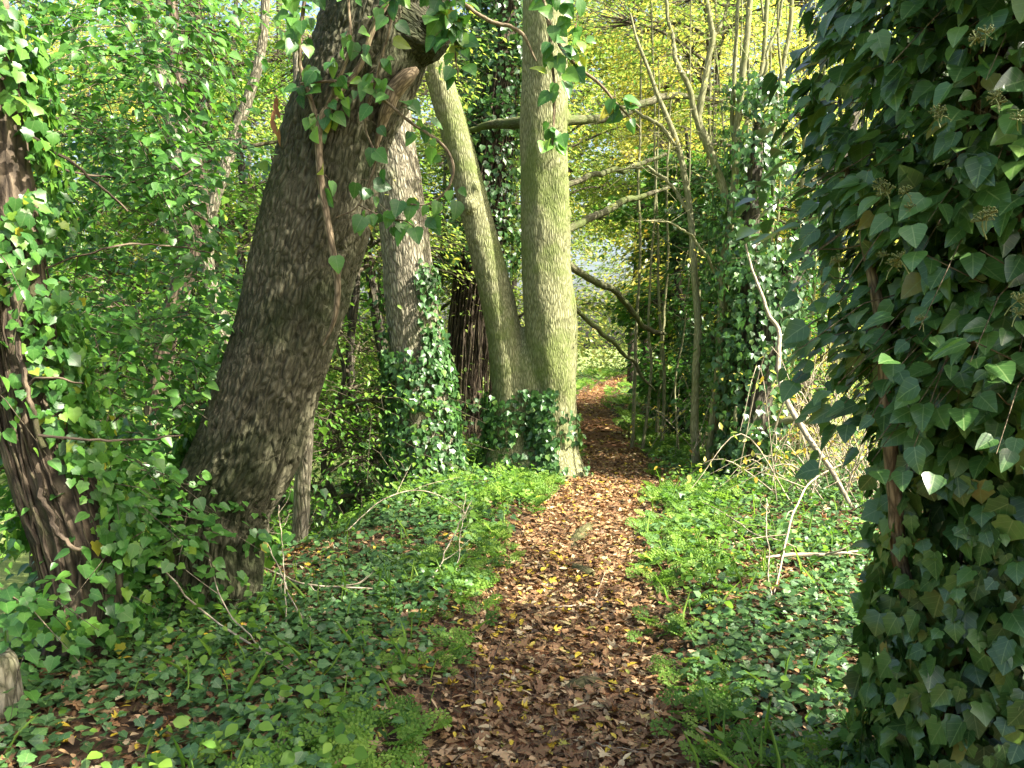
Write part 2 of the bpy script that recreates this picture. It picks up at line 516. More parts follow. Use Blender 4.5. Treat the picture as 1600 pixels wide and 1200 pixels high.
# leaves
M_IVY = leaf_mat('ivy_leaf', [(0, (.022, .065, .022)), (.5, (.038, .105, .030)), (.9, (.062, .15, .036)), (1, (.12, .20, .04))], trans=.28, rough=.36, spec=.45, vein=.4)
M_IVYC = leaf_mat('ivy_leaf_column', [(0, (.028, .072, .020)), (.45, (.050, .118, .028)), (.85, (.080, .165, .036)), (.97, (.12, .20, .04)), (1, (.22, .18, .05))], trans=.25, rough=.30, spec=.55, vein=.45)
M_IVYG = leaf_mat('ivy_leaf_ground', [(0, (.028, .080, .026)), (.5, (.052, .125, .036)), (.9, (.085, .17, .045)), (1, (.13, .20, .04))], trans=.22, rough=.42, spec=.4, vein=.4)
M_IVYB = leaf_mat('ivy_leaf_bright', [(0, (.028, .095, .02)), (.4, (.05, .145, .025)), (.8, (.095, .22, .032)), (.96, (.15, .27, .035)), (1, (.34, .30, .03))], trans=.36, rough=.38, spec=.4, vein=.25)
M_LEAFG = leaf_mat('leaf_green', [(0, (.045, .12, .018)), (.6, (.085, .19, .022)), (.9, (.15, .25, .03)), (1, (.38, .32, .03))], trans=.45)
M_LEAFYG = leaf_mat('leaf_yellow_green', [(0, (.085, .17, .035)), (.5, (.17, .25, .05)), (.85, (.30, .33, .07)), (1, (.50, .38, .05))], trans=.5)
M_LEAFY = leaf_mat('leaf_autumn_yellow', [(0, (.17, .25, .05)), (.35, (.31, .34, .08)), (.7, (.50, .43, .09)), (.92, (.58, .40, .05)), (1, (.45, .22, .03))], trans=.52)
M_HERB = leaf_mat('herb_leaf', [(0, (.06, .145, .02)), (.6, (.125, .235, .03)), (1, (.21, .32, .05))], trans=.4, rough=.5, spec=.25)
M_LITTER = leaf_mat('fallen_leaf', [(0, (.05, .026, .013)), (.22, (.13, .065, .030)), (.5, (.22, .115, .055)), (.7, (.29, .16, .075)), (.83, (.40, .27, .15)), (.90, (.47, .38, .23)), (.925, (.28, .22, .05)), (.96, (.48, .35, .03)), (.985, (.46, .32, .025)), (1, (.22, .25, .05))], trans=.12, rough=.6, spec=.25, vein=.3, tint=(1, .8, .5))
M_FLOWER = leaf_mat('ivy_flower', [(0, (.10, .14, .04)), (1, (.19, .19, .06))], trans=.1, rough=.6)
M_DRYLEAF = leaf_mat('dry_leaf', [(0, (.16, .07, .03)), (1, (.36, .17, .07))], trans=.3, rough=.6)

# ------------------------------------------------------------------ ground
def axis(lo, hi, fine_lo, fine_hi, step, grow=1.16):
    a = list(np.arange(fine_lo, fine_hi + step / 2, step))
    s = step; v = a[-1]
    while v < hi: s *= grow; v += s; a.append(v)
    s = step; v = a[0]; b = []
    while v > lo: s *= grow; v -= s; b.append(v)
    return np.array(b[::-1] + a)
gx = axis(-450, 450, -4.5, 5.5, .085)
gy = axis(-120, 900, 1.0, 14, .085, 1.10)
X, Y = np.meshgrid(gx, gy)
Z = height(X, Y)
nx, ny = len(gx), len(gy)
i = (np.arange(ny - 1)[:, None] * nx + np.arange(nx - 1)[None])
Q = np.stack([i, i + 1, i + nx + 1, i + nx], -1).reshape(-1, 4)
gm, nt, out, col, nf, src = soil_mat('forest_floor', (.02, .014, .009), (.055, .036, .02), (.12, .075, .04))
field = nd(nt, 'ShaderNodeAttribute', attribute_name='rnd').outputs['Fac']
nz = nd(nt, 'ShaderNodeTexNoise'); nz.inputs['Scale'].default_value = 1.2; nz.inputs['Detail'].default_value = 8
nt.links.new(src, nz.inputs['Vector'])
gcol = ramp(nt, [(.3, (.10, .15, .04)), (.55, (.19, .24, .07)), (.75, (.30, .31, .13))], nz.outputs[0])
col = mixc(nt, field, col, gcol)
p = nd(nt, 'ShaderNodeBsdfPrincipled'); p.inputs['Roughness'].default_value = .9; p.inputs['Specular IOR Level'].default_value = .15
nt.links.new(col, p.inputs['Base Color'])
b = nd(nt, 'ShaderNodeBump'); b.inputs['Strength'].default_value = .8; b.inputs['Distance'].default_value = .03
nt.links.new(nf.outputs[0], b.inputs['Height']); nt.links.new(b.outputs[0], p.inputs['Normal'])
nt.links.new(p.outputs[0], out.inputs[0])
dd = X - pathx(Y)
fieldmask = np.maximum(sstep(5.5, 8.5, -dd), sstep(4.5, 7, dd))
mb = MB(); mb.add(np.stack([X, Y, Z], -1), Q=Q, rnd=fieldmask.ravel())
tag(mb.build('ground', gm), kind='structure')

# path strip
pm, nt, out, col, nf, src = soil_mat('path_soil', (.04, .019, .010), (.12, .054, .025), (.23, .12, .058), 20)
p = nd(nt, 'ShaderNodeBsdfPrincipled'); p.inputs['Roughness'].default_value = .9; p.inputs['Specular IOR Level'].default_value = .15
nt.links.new(col, p.inputs['Base Color'])
b = nd(nt, 'ShaderNodeBump'); b.inputs['Strength'].default_value = .9; b.inputs['Distance'].default_value = .03
nt.links.new(nf.outputs[0], b.inputs['Height']); nt.links.new(b.outputs[0], p.inputs['Normal'])
nt.links.new(p.outputs[0], out.inputs[0])
py_ = np.concatenate([np.arange(-3, 14, .08), np.arange(14, 60, .25)])
pu = np.linspace(-1, 1, 17)
PY, PU = np.meshgrid(py_, pu, indexing='ij')
edge = .47 + .16 * (fbm(np.stack([PY * 1.1, np.sign(PU) * 5, 0 * PY], -1), 3, 5) - .4)
PX = pathx(PY) + PU * edge
PZ = height(PX, PY) + .012 - .02 * np.abs(PU) ** 6
n2 = len(pu)
i = (np.arange(len(py_) - 1)[:, None] * n2 + np.arange(n2 - 1)[None])
Q = np.stack([i, i + 1, i + n2 + 1, i + n2], -1).reshape(-1, 4)
mb = MB(); mb.add(np.stack([PX, PY, PZ], -1), Q=Q)
tag(mb.build('path', pm), kind='structure')

# ------------------------------------------------------------------ ground cover
def scatter(n, x0, x1, y0, y1, f, power=1.0):
    """random ground points kept with probability f(d, x, y); nearer depths favoured by power"""
    y = y0 + (y1 - y0) * rng.random(n) ** power
    lim = .72 * y + 1.2
    x = np.where(True, x0 + (x1 - x0) * rng.random(n), 0)
    ok = np.abs(x) < lim
    d = x - pathx(y)
    ok &= rng.random(n) < f(d, x, y)
    return x[ok], y[ok], d[ok]
def ground_normal(x, y):
    e = .05
    zx = (height(x + e, y) - height(x - e, y)) / (2 * e)
    zy = (height(x, y + e) - height(x, y - e)) / (2 * e)
    return nrm(np.stack([-zx, -zy, np.ones_like(x)], -1))
def n2d(x, y, s, seed): return fbm(np.stack([x * s, y * s, 0 * x + seed], -1), 3, seed)

def leaf_field(mb, x, y, size, tpl, lift, tilt, rnd=None, curl=None, wscale=None, bias=None, m=0):
    n = ground_normal(x, y) + gauss(len(x), tilt)
    n[:, 2] = np.abs(n[:, 2]) + .1
    a = rng.random(len(x)) * 2 * math.pi
    d = np.stack([np.cos(a), np.sin(a), 0 * a], -1)
    if bias is not None: d = d + np.asarray(bias)
    n = nrm(n); d = d - n * np.sum(d * n, -1, keepdims=True)
    P = np.stack([x, y, height(x, y) + lift], -1)
    leaves(mb, P, d, n, size, tpl, m=m, rnd=rnd, curl=curl, wscale=wscale)

mb = MB()
pathw = lambda d, x, y: np.where(np.abs(d) < .42 + .18 * (n2d(x, y, 1.6, 7) - .3), 1.0, np.where(np.abs(d) < 1.0, .42, np.where(y < 6, .34, .15))) 
for (N, y0, y1, sz) in ((60000, 1.9, 6.5, .054), (42000, 6.5, 12, .060), (30000, 12, 42, .095)):
    x, y, d = scatter(N, -2.8 if y0 < 12 else -1.5, 3.0 if y0 < 12 else 8, y0, y1, pathw, .9)
    for tpl, fr, ws, k in ((OAKL, .40, 1.05, 1.0), (LENS, .38, 1.15, .8), (LONG, .12, 1.2, 1.15), (MAPL, .10, 1.0, 1.0)):
        s = rng.random(len(x)) < fr
        xx, yy = x[s], y[s]
        r = rng.random(len(xx)) ** 1.15
        if tpl is LONG: r = .6 + .4 * rng.random(len(xx))
        leaf_field(mb, xx, yy, sz * k * (.6 + .7 * rng.random(len(xx))), tpl, (.012 + .03 * rng.random(len(xx))), .30, rnd=r, curl=rng.normal(.4, .65, len(xx)), wscale=ws * (.7 + .5 * rng.random(len(xx))))
x, y, d = scatter(4500, -2.2, 2.6, 1.9, 12, lambda d, x, y: np.where(np.abs(d) < .8, 1, .25), 1.2)
k = len(x); a = rng.random(k) * 2 * math.pi; L_ = .04 + .16 * rng.random(k) ** 2
A_ = np.stack([x, y, height(x, y) + .02 + .03 * rng.random(k)], -1)
E_ = np.stack([x + np.cos(a) * L_, y + np.sin(a) * L_, 0 * a], -1); E_[:, 2] = height(E_[:, 0], E_[:, 1]) + .02 + .03 * rng.random(k)
thin_tubes(mb, A_, (A_ + E_) / 2 + gauss(k, .012), E_, .0013 + .0018 * rng.random(k), .0008, m=1)
x, y, d = scatter(26000, -2.0, 2.4, 1.9, 9, lambda d, x, y: np.where(np.abs(d) < .55, 1, .15), 1.0)
leaf_field(mb, x, y, .012 + .022 * rng.random(len(x)), DIAM, .008 + .02 * rng.random(len(x)), .5, rnd=rng.random(len(x)) ** 1.6 * .9)
tag(mb.build('leaf_litter', [M_LITTER, M_VINE]), 'brown, buff and yellow fallen leaves carpeting the path', 'fallen leaves', kind='stuff')

ivyf = lambda d, x, y: np.clip(sstep(.50, .95, np.abs(d) + .5 * (n2d(x, y, 1.1, 21) - .5)), 0, 1) * np.where(n2d(x, y, 1.3, 33) > .42, 1, np.where(y < 7, .30, .6))
mb = MB()
for (N, x0, x1, y0, y1, sz, tpl) in ((36000, -3.6, 3.4, 1.9, 6, .047, IVY5), (40000, -4.5, 5.5, 6, 12, .066, IVY3), (30000, -6, 9, 12, 40, .11, DIAM)):
    x, y, d = scatter(N, x0, x1, y0, y1, ivyf)
    k = len(x)
    leaf_field(mb, x, y, sz * (.55 + .75 * rng.random(k)), tpl, .02 + .08 * rng.random(k) ** 1.5, .36, bias=(0, -.45, 0), rnd=rng.random(k) * .85 + .15 * n2d(x, y, 2, 4))
tag(mb.build('ground_ivy', M_IVYG), 'dark green ivy carpeting the ground on both sides of the path', 'ivy', kind='stuff')

def herb_points(N, x0, x1, y0, y1, band):
    f = lambda d, x, y: np.where(n2d(x, y, 1.5, 55) > np.where(y < 4.6, .52, .44) + .16 * sstep(.7, 1.4, np.abs(d)), 1, .05) * sstep(.42, .6, np.abs(d) + .25 * (n2d(x, y, 2.3, 8) - .5)) * (1 - sstep(band, band + .6, np.abs(d)))
    return scatter(N, x0, x1, y0, y1, f)
def fronds(mb, x, y, L, lean=.6, z0=None):
    k = len(x)
    a = rng.random(k) * 2 * math.pi
    out_ = np.stack([np.cos(a), np.sin(a), 0 * a], -1)
    d = out_ * lean + np.array([0, 0, 1.0]) + gauss(k, .18)
    n = np.array([0, 0, 1.0]) * .9 - out_ * .7 + gauss(k, .25) + np.array([0, -.25, 0])
    P = np.stack([x, y, height(x, y) if z0 is None else z0], -1)
    leaves(mb, P, d, n, L, FROND)
mb = MB()
x, y, d = herb_points(9000, -2.4, 2.6, 2.0, 7.5, .95)
fronds(mb, x, y, .115 * (.6 + .8 * rng.random(len(x))), .9)
x, y, d = herb_points(12000, -2.5, 5, 7.5, 14, 1.7)
fronds(mb, x, y, .16 * (.6 + .7 * rng.random(len(x))), .9)
x, y, d = herb_points(7000, -2, 9, 14, 40, 2.6)
fronds(mb, x, y, .30 * (.6 + .7 * rng.random(len(x))), .9)
x, y, d = scatter(15000, -3.2, 3.4, 2.0, 13, lambda d, x, y: np.where(n2d(x, y, 1.2, 77) > .47, 1, .12) * sstep(.5, .8, np.abs(d)), 1.0)
k = len(x)
leaf_field(mb, x, y, (.03 + .035 * rng.random(k)), LENS, .04 + .14 * rng.random(k), .5, bias=(0, -.2, .2), rnd=rng.random(k) * .8, wscale=1.5)
x, y, d = scatter(2600, -3.2, 3.4, 2.2, 13, lambda d, x, y: sstep(.45, .7, np.abs(d)) * np.where(n2d(x, y, 1.0, 88) > .5, 1, .2), 1.0)
k = len(x)
leaves(mb, np.stack([x, y, height(x, y)], -1), gauss(k, .45) + [0, 0, .9], gauss(k), .10 + .18 * rng.random(k), LONG, rnd=.3 + .7 * rng.random(k), wscale=.16)
tag(mb.build('herb_cover', M_HERB), 'bright green feathery herb leaves fringing the path edges', 'herbs', kind='stuff')

# ------------------------------------------------------------------ ivy on trunks, crowns
def ivy_on(mb, V, dirs, s, s0, s1, n, size, tpl=IVY5, th0=None, thw=math.pi, clump=.5, seed=1, lift=.03, m=0, fall=1.0):
    """leaves on a tube surface grid between arc lengths s0..s1; th0 centre angle"""
    rows, seg = V.shape[:2]
    ss = s0 + (s1 - s0) * rng.random(n) ** fall
    r = np.clip(np.searchsorted(s, ss), 0, rows - 1)
    th = rng.random(n) * 2 * math.pi if th0 is None else th0 + (rng.random(n) * 2 - 1) * thw
    c = np.floor((th % (2 * math.pi)) / (2 * math.pi) * seg).astype(int) % seg
    P = V[r, c]; N = dirs[r, c]
    keep = fbm(P * 3.1 + seed * 5.7, 3, seed) > clump
    P, N = P[keep], N[keep]
    k = len(P)
    P = P + N * (lift * (.3 + 1.4 * rng.random(k)))[:, None] + gauss(k, .012)
    d = np.array([0, 0, -1.0]) + N * .35 + gauss(k, .45)
    nn = N + np.array([0, 0, .35]) + gauss(k, .35)
    leaves(mb, P, d, nn, size * (.55 + .7 * rng.random(k)), tpl, m=m)

def sprays(mb, C, out_, L, per, lsize, tpl, droop=.15, flat=.35, width=.35, m=0, mt=1, wood=.004, rnd0=None, updown=.0, face=None):
    """leafy twigs: C (N,3) starts, out_ (N,3) directions, L (N,) lengths; per leaves each"""
    N = len(C)
    out_ = nrm(out_)
    E = C + out_ * L[:, None] - np.array([0, 0, 1.0]) * (droop * L)[:, None]
    Mi = (C + E) / 2 + np.array([0, 0, 1.0]) * (.10 * L)[:, None]
    thin_tubes(mb, C, Mi, E, wood, wood * .35, m=mt)
    k = per
    t = rng.random((N, k)) * .95 + .05
    P = (1 - t)[..., None] ** 2 * C[:, None] + (2 * t * (1 - t))[..., None] * (2 * Mi - (C + E) / 2)[:, None] + (t ** 2)[..., None] * E[:, None]
    sidev = nrm(np.cross(out_, np.array([0, 0, 1.0])) + 1e-6)
    upv = nrm(np.cross(sidev, out_))
    lat = rng.normal(0, 1, (N, k)) * width * L[:, None] * (.35 + .65 * np.sin(t * 2.6))
    P = P + sidev[:, None] * lat[..., None] + upv[:, None] * (rng.normal(0, .12, (N, k)) * L[:, None])[..., None]
    sg = np.sign(lat)
    d = out_[:, None] * (.5 + rng.random((N, k))[..., None]) + sidev[:, None] * (sg * (.5 + .7 * rng.random((N, k))))[..., None] + np.array([0, 0, -.35]) + rng.normal(0, .3, (N, k, 3))
    n = upv[:, None] + rng.normal(0, flat, (N, k, 3))
    if face is not None: n = n + np.asarray(face)
    rb = rng.random(N) if rnd0 is None else rnd0
    r = .55 * rng.random((N, k)) + .45 * rb[:, None]
    leaves(mb, P.reshape(-1, 3), d.reshape(-1, 3), n.reshape(-1, 3), (lsize * (.6 + .65 * rng.random(N * k))), tpl, m=m, rnd=r.ravel())

def crown_clusters(mb, trunk_pts, clusters, nspray, per, lsize, tpl, L=(.5, 1.0), droop=.2, limb_r=.03, m=0, mt=1, flat=.35):
    """clusters: (k,4) xyz + radius. Limbs run from the trunk polyline to each, sprays fill it."""
    trunk_pts = np.asarray(trunk_pts, float)
    for c in clusters:
        ctr, R = np.array(c[:3]), c[3]
        low = trunk_pts[trunk_pts[:, 2] <= ctr[2] - .15 * np.linalg.norm(trunk_pts[:, :2] - ctr[:2], axis=1)]
        st = (low if len(low) else trunk_pts)[np.argmin(np.linalg.norm((low if len(low) else trunk_pts)[:, :3] - ctr, axis=1))]
        mid = (st[:3] + ctr) / 2 + gauss(1, .18 * R)[0] + np.array([0, 0, .12 * np.linalg.norm(ctr - st[:3])])
        S = spline(np.array([[*st[:3], limb_r], [*mid, limb_r * .7], [*ctr, limb_r * .35]]), 8)
        tube(mb, S[:, :3], S[:, 3], 5, mt, cap=False)
        k = max(3, int(nspray * (.7 + .6 * rng.random())))
        o = nrm(gauss(k))
        o[:, 2] *= .6
        C = ctr + o * (R * rng.random(k) ** .5)[:, None] * .8
        dirv = nrm(C - st[:3]) * .6 + o + gauss(k, .3)
        dirv[:, 2] *= .35
        sprays(mb, C, dirv, L[0] + (L[1] - L[0]) * rng.random(k), per, lsize, tpl, droop=droop, m=m, mt=mt, flat=flat, wood=.006)
        # secondary twigs tie sprays to the limb
        thin_tubes(mb, np.repeat(S[5:6, :3], k, 0), (S[5, :3] + C) / 2 + gauss(k, .08 * R), C, limb_r * .3, .005, m=mt)

def tree(name, label, px, D, H, r, clusters, leafm, nspray, per, lsize, tpl, bark=M_BARK_DARK, lean=(0, 0), group=None, L=(.5, 1.0), droop=.2, wob=.25, limb_r=.035, flat=.35, xy=None, ivy=0):
    X0 = (px - 800) / F * D if xy is None else xy[0]
    Y0 = D if xy is None else xy[1]
    z0 = float(height(X0, Y0))
    root = thing(name, label, 'tree', (X0, Y0, z0), group)
    ts = np.linspace(0, 1, 7)
    P = np.stack([X0 + lean[0] * ts + wob * (rng.random(7) - .5) * (ts > 0), Y0 + lean[1] * ts + wob * (rng.random(7) - .5) * (ts > 0), z0 - .25 + (H + .25) * ts, r * (1 - .75 * ts) * (1 + .5 * (ts == 0))], -1)
    S = spline(P, 40)
    mbt = MB(); V, dirs, s = tube(mbt, S[:, :3], S[:, 3], 14, 0, disp=lambda th, s_, r_: r_ * .25 * (fbm(np.stack([np.cos(th) * 2, np.sin(th) * 2, s_ * .6], -1), 3, int(D * 10)) - .5))
    part(mbt, 'trunk', bark, root)
    if ivy:
        mbi = MB(); ivy_on(mbi, V, dirs, s, .2, ivy, int(ivy * 900 * r / .15), .10, IVY3, clump=.35, lift=.09, fall=.9, seed=int(D))
        part(mbi, 'ivy', M_IVY, root)
    cl = []
    for (dx, dy, dz, R) in clusters:
        cl.append((X0 + dx + lean[0] * dz / H, Y0 + dy + lean[1] * dz / H, z0 + dz, R))
    mbc = MB(); crown_clusters(mbc, S, cl, nspray, per, lsize, tpl, L, droop, limb_r, flat=flat)
    part(mbc, 'crown', [leafm, M_TWIG], root)
    return root

def rand_clusters(k, rx, ry, z0, z1, R):
    out_ = []
    for i in range(k):
        a = rng.random() * 2 * math.pi
        q = math.sqrt(rng.random())
        t = rng.random()
        w = math.sin(math.pi * (.15 + .75 * t)) ** .7
        out_.append((rx * q * w * math.cos(a), ry * q * w * math.sin(a), z0 + (z1 - z0) * t, R * (.7 + .6 * rng.random())))
    return out_

# ================================================================== A: big leaning tree, near left
base = ground_at(345, 935)
root = thing('leaning_tree', 'big dark rough-barked trunk leaning right across the near left of the path', 'tree', base)
P = pxline([(306, 1000, 4.75, 205), (322, 930, 4.75, 164), (342, 800, 4.78, 144), (390, 700, 4.8, 150), (422, 600, 4.82, 146), (452, 500, 4.85, 150),
            (478, 400, 4.88, 156), (505, 300, 4.9, 158), (530, 200, 4.92, 160), (572, 100, 4.95, 168), (606, 0, 4.98, 172), (650, -110, 5.0, 150), (700, -260, 5.05, 135), (760, -460, 5.1, 110), (810, -700, 5.2, 80)])
S = spline(P, 620)
def dispA(th, s, r):
    tw = th + .18 * s
    q = np.stack([np.cos(tw) * r, np.sin(tw) * r, s], -1)
    low = fbm(q * np.array([2.2, 2.2, .8]), 3, 5) - .5
    flare = np.exp(-s / .30) * .04 * (fbm(np.stack([np.cos(th) * 1.7, np.sin(th) * 1.7, s * .4], -1), 2, 2) - .35) * 2
    rid = 1 - np.abs(2 * fbm(q * np.array([36, 36, 9.0]) + (fbm(q * 6, 2, 17) - .5)[..., None] * 1.6, 3, 31) - 1) * 3.2
    rid = np.clip(rid, -1.6, 1)
    fin = fbm(q * np.array([70, 70, 34]), 3, 77) - .5
    big = fbm(np.stack([np.cos(th) * 1.2, np.sin(th) * 1.2, s * .9], -1), 3, 15)
    gran = fbm(q * np.array([38, 38, 30]), 2, 44) - .5
    w = sstep(1.2, 2.6, s + (big - .5) * 1.6)
    return low * .09 + flare + rid * .015 * (1 - .5 * w) + fin * .012 + gran * .018 * w, np.clip(.55 + rid * .30 * (1 - .4 * w) + gran * .7 * w, 0, 1)
mb = MB(); VA, dA, sA = tube(mb, S[:, :3], S[:, 3], 300, 0, disp=dispA)
# crevice tone from ridges only
def ridA(V_):
    return V_
trunkA = part(mb, 'trunk', M_BARK_LEAN, root)
# broken limb collar on the right near the top
mb = MB()
Sc = spline(pxline([(590, 30, 4.95, 150), (632, 50, 4.9, 128), (660, 62, 4.87, 100), (680, 76, 4.86, 62), (688, 84, 4.86, 34)]), 60)
tube(mb, Sc[:, :3], Sc[:, 3], 90, 0, disp=lambda th, s, r: .03 * (fbm(np.stack([np.cos(th) * 3, np.sin(th) * 3, s * 9], -1), 4, 8) - .5) * 2 * np.minimum(1, r / .1))
part(mb, 'broken_limb', M_BARK_LEAN, root)
mb = MB()
twig(mb, [(652, 108, 4.72, 10), (634, 122, 4.70, 26), (612, 150, 4.69, 26), (598, 190, 4.70, 16), (588, 232, 4.72, 5)], 40, 12, 0, wob=.03, seed=5)
part(mb, 'torn_wood', M_VINE, root)
# trailing vine down the trunk
mb = MB()
A_vine = []
for k, PP in enumerate([
    [(640, -60, 4.6, 9), (585, 40, 4.58, 10), (560, 105, 4.56, 10), (520, 160, 4.55, 11), (499, 190, 4.54, 13), (498, 260, 4.52, 12), (512, 350, 4.5, 12), (527, 440, 4.5, 11), (522, 500, 4.52, 8), (505, 540, 4.55, 3)],
    [(480, -40, 4.55, 6), (468, 90, 4.55, 7), (483, 150, 4.55, 8), (499, 195, 4.54, 9)],
    [(540, -60, 4.5, 5), (546, 60, 4.5, 5), (530, 120, 4.52, 6), (505, 178, 4.54, 7)],
    [(470, 130, 4.5, 4), (540, 128, 4.5, 5), (590, 150, 4.45, 5), (640, 190, 4.45, 5), (690, 225, 4.45, 5), (708, 262, 4.45, 5), (695, 300, 4.45, 4), (665, 320, 4.45, 3), (628, 316, 4.45, 2)],
    [(600, 80, 4.5, 4), (570, 190, 4.5, 4), (585, 250, 4.5, 4), (560, 320, 4.52, 3), (525, 340, 4.55, 2)],
    [(620, -40, 4.4, 5), (612, 30, 4.4, 4), (590, 110, 4.45, 4), (583, 145, 4.47, 3)],
    [(690, -60, 4.4, 4), (705, 20, 4.4, 4), (712, 80, 4.4, 3), (716, 130, 4.4, 2)], [(660, -60, 4.4, 4), (690, 0, 4.4, 3), (702, 60, 4.4, 2)],
    [(430, -60, 4.5, 4), (455, 0, 4.5, 4), (472, 70, 4.5, 2)], [(560, 320, 4.52, 3), (600, 340, 4.48, 3), (640, 348, 4.45, 2), (655, 372, 4.45, 2)]]):
    A_vine.append(twig(mb, PP, 60, 7, 0, wob=.02, seed=k)[:, :3])
part(mb, 'ivy_stem', M_VINE, root)
mb = MB()
def leaf_px(mb, L, D, face=(0, -1, .25), jit=.35, tpl=IVYA, size=24):
    for (x_, y_) in L:
        p_ = at(x_, y_, D + .1 * (rng.random() - .5))
        leaves(mb, [p_], [np.array([0, -.1, -1.0]) + gauss(1, .5)[0]], [np.array(face) + gauss(1, jit)[0]], [size * D / F * (.75 + .5 * rng.random())], tpl)
def vine_leaves(mb, pts, n_, size, tpl=IVYA, tw=1, spread=.07):
    P_ = pts[rng.integers(0, len(pts), n_)]
    o = gauss(n_); o[:, 1] = -np.abs(o[:, 1]) * .6; o[:, 2] -= .3
    L_ = spread * (.4 + .9 * rng.random(n_))
    E_ = P_ + nrm(o) * L_[:, None]
    thin_tubes(mb, P_, (P_ + E_) / 2 + np.array([0, -.006, .012]), E_, .0016, .0011, m=tw)
    leaves(mb, E_, o * .5 + np.array([0, -.1, -.8]) + gauss(n_, .3), np.array([0, -1, .3]) + gauss(n_, .45), size * (.55 + .8 * rng.random(n_)), tpl)
for k, pv in enumerate(A_vine):
    vine_leaves(mb, pv[:45] if k == 0 else pv, (22, 26, 20, 30, 16, 22, 44, 36, 22, 18)[k], .085)
# leaves at the foot
ivy_on(mb, VA, dA, sA, .15, .75, 420, .085, IVY5, clump=.42, seed=3, lift=.04, fall=1.5)
ivy_on(mb, VA, dA, sA, .3, 1.3, 420, .075, IVY5, th0=4.5, thw=.45, clump=.3, seed=5, lift=.07)
part(mb, 'ivy', [M_IVYB, M_VINE], root)
# dry hanging leaves at left of the trunk
mb = MB()
for (x_, y_) in ((430, 170), (424, 185), (436, 200), (428, 160), (432, 150)):
    leaves(mb, [at(x_, y_, 4.6)], [np.array([.1, 0, -1.0]) + gauss(1, .2)[0]], [np.array([.3, -1, .1]) + gauss(1, .4)[0]], [.10], LONG, rnd=[rng.random()])
part(mb, 'dry_leaf_tuft', M_DRYLEAF, root)
# unseen canopy above the frame, added to cast dappled shade
mb = MB()
crown_clusters(mb, S[::20], [tuple(at(760, -560, 5.3)) + (1.0,), tuple(at(500, -500, 5.6)) + (1.0,), tuple(at(900, -760, 5.0)) + (1.0,)], 14, 16, .09, LENS)
part(mb, 'crown', [M_LEAFG, M_TWIG], root)

# ================================================================== B: ash trunk behind
root = thing('ivy_footed_tree', 'straight grey-barked trunk with ivy climbing its lower half, left of the forked tree', 'tree', ground_at(672, 765))
P = pxline([(668, 800, 9.2, 150), (664, 740, 9.2, 112), (658, 650, 9.2, 92), (650, 550, 9.2, 82), (640, 450, 9.2, 76), (634, 380, 9.2, 73), (622, 280, 9.2, 70), (612, 200, 9.2, 62), (600, 100, 9.2, 58), (585, -40, 9.2, 54), (560, -300, 9.3, 42)])
S = spline(P, 260)
mb = MB(); V, d_, s_ = tube(mb, S[:, :3], S[:, 3], 110, 0, disp=lambda th, s, r: .03 * (fbm(np.stack([np.cos(th) * 1.5, np.sin(th) * 1.5, s * .8], -1), 3, 14) - .5) + .012 * (1 - 2 * np.abs(2 * fbm(np.stack([np.cos(th) * r * 16, np.sin(th) * r * 16, s * 5], -1), 3, 41) - 1)))
part(mb, 'trunk', M_BARK_ASH, root)
mb = MB()
ivy_on(mb, V, d_, s_, .1, 1.9, 4200, .08, IVY3, clump=.38, seed=9, lift=.06, fall=1.35)
ivy_on(mb, V, d_, s_, 1.3, 2.9, 420, .08, IVY3, th0=.9, thw=.5, clump=.5, seed=11, lift=.05)
ivy_on(mb, V, d_, s_, 1.0, 2.6, 260, .08, IVY3, th0=5.0, thw=.4, clump=.5, seed=12, lift=.05)
part(mb, 'ivy', M_IVY, root)

# ================================================================== C: forked tree
root = thing('forked_tree', 'mossy pale twin-stemmed trunk forking low beside the left edge of the path', 'tree', ground_at(835, 735))
mb = MB()
DC = 9.7
SL = spline(pxline([(800, 800, DC, 150), (803, 700, DC, 80), (804, 640, DC, 68), (798, 580, DC, 62), (784, 500, DC, 54), (760, 400, DC, 49), (735, 300, DC, 47), (709, 200, DC, 44), (680, 100, DC, 40), (650, 0, DC, 36), (600, -160, DC, 26)]), 150)
SR = spline(pxline([(870, 800, DC - .1, 165), (866, 720, DC - .1, 90), (866, 640, DC - .1, 70), (862, 560, DC - .1, 78), (858, 480, DC - .1, 80), (856, 400, DC - .1, 76), (853, 300, DC - .1, 73), (850, 200, DC - .1, 72), (850, 100, DC - .1, 71), (851, 0, DC - .1, 68), (852, -160, DC - .1, 62), (856, -360, DC, 50)]), 170)
SB = spline(pxline([(836, 820, DC - .02, 150), (836, 740, DC - .02, 118), (834, 670, DC, 66), (831, 600, DC - .04, 66), (826, 552, DC - .02, 50), (822, 512, DC, 22)]), 40)
lump = lambda sd: (lambda th, s, r: r * .16 * (fbm(np.stack([np.cos(th) * 1.3, np.sin(th) * 1.3, s * 1.1], -1), 3, sd) - .5))
VL, dL, sL = tube(mb, SL[:, :3], SL[:, 3], 48, 0, disp=lump(3))
VR, dR, sR = tube(mb, SR[:, :3], SR[:, 3], 56, 0, disp=lambda th, s, r: r * .34 * (fbm(np.stack([np.cos(th) * 1.3, np.sin(th) * 1.3, s * 1.3], -1), 3, 6) - .5))
tube(mb, SB[:, :3], SB[:, 3], 48, 0, disp=lump(8))
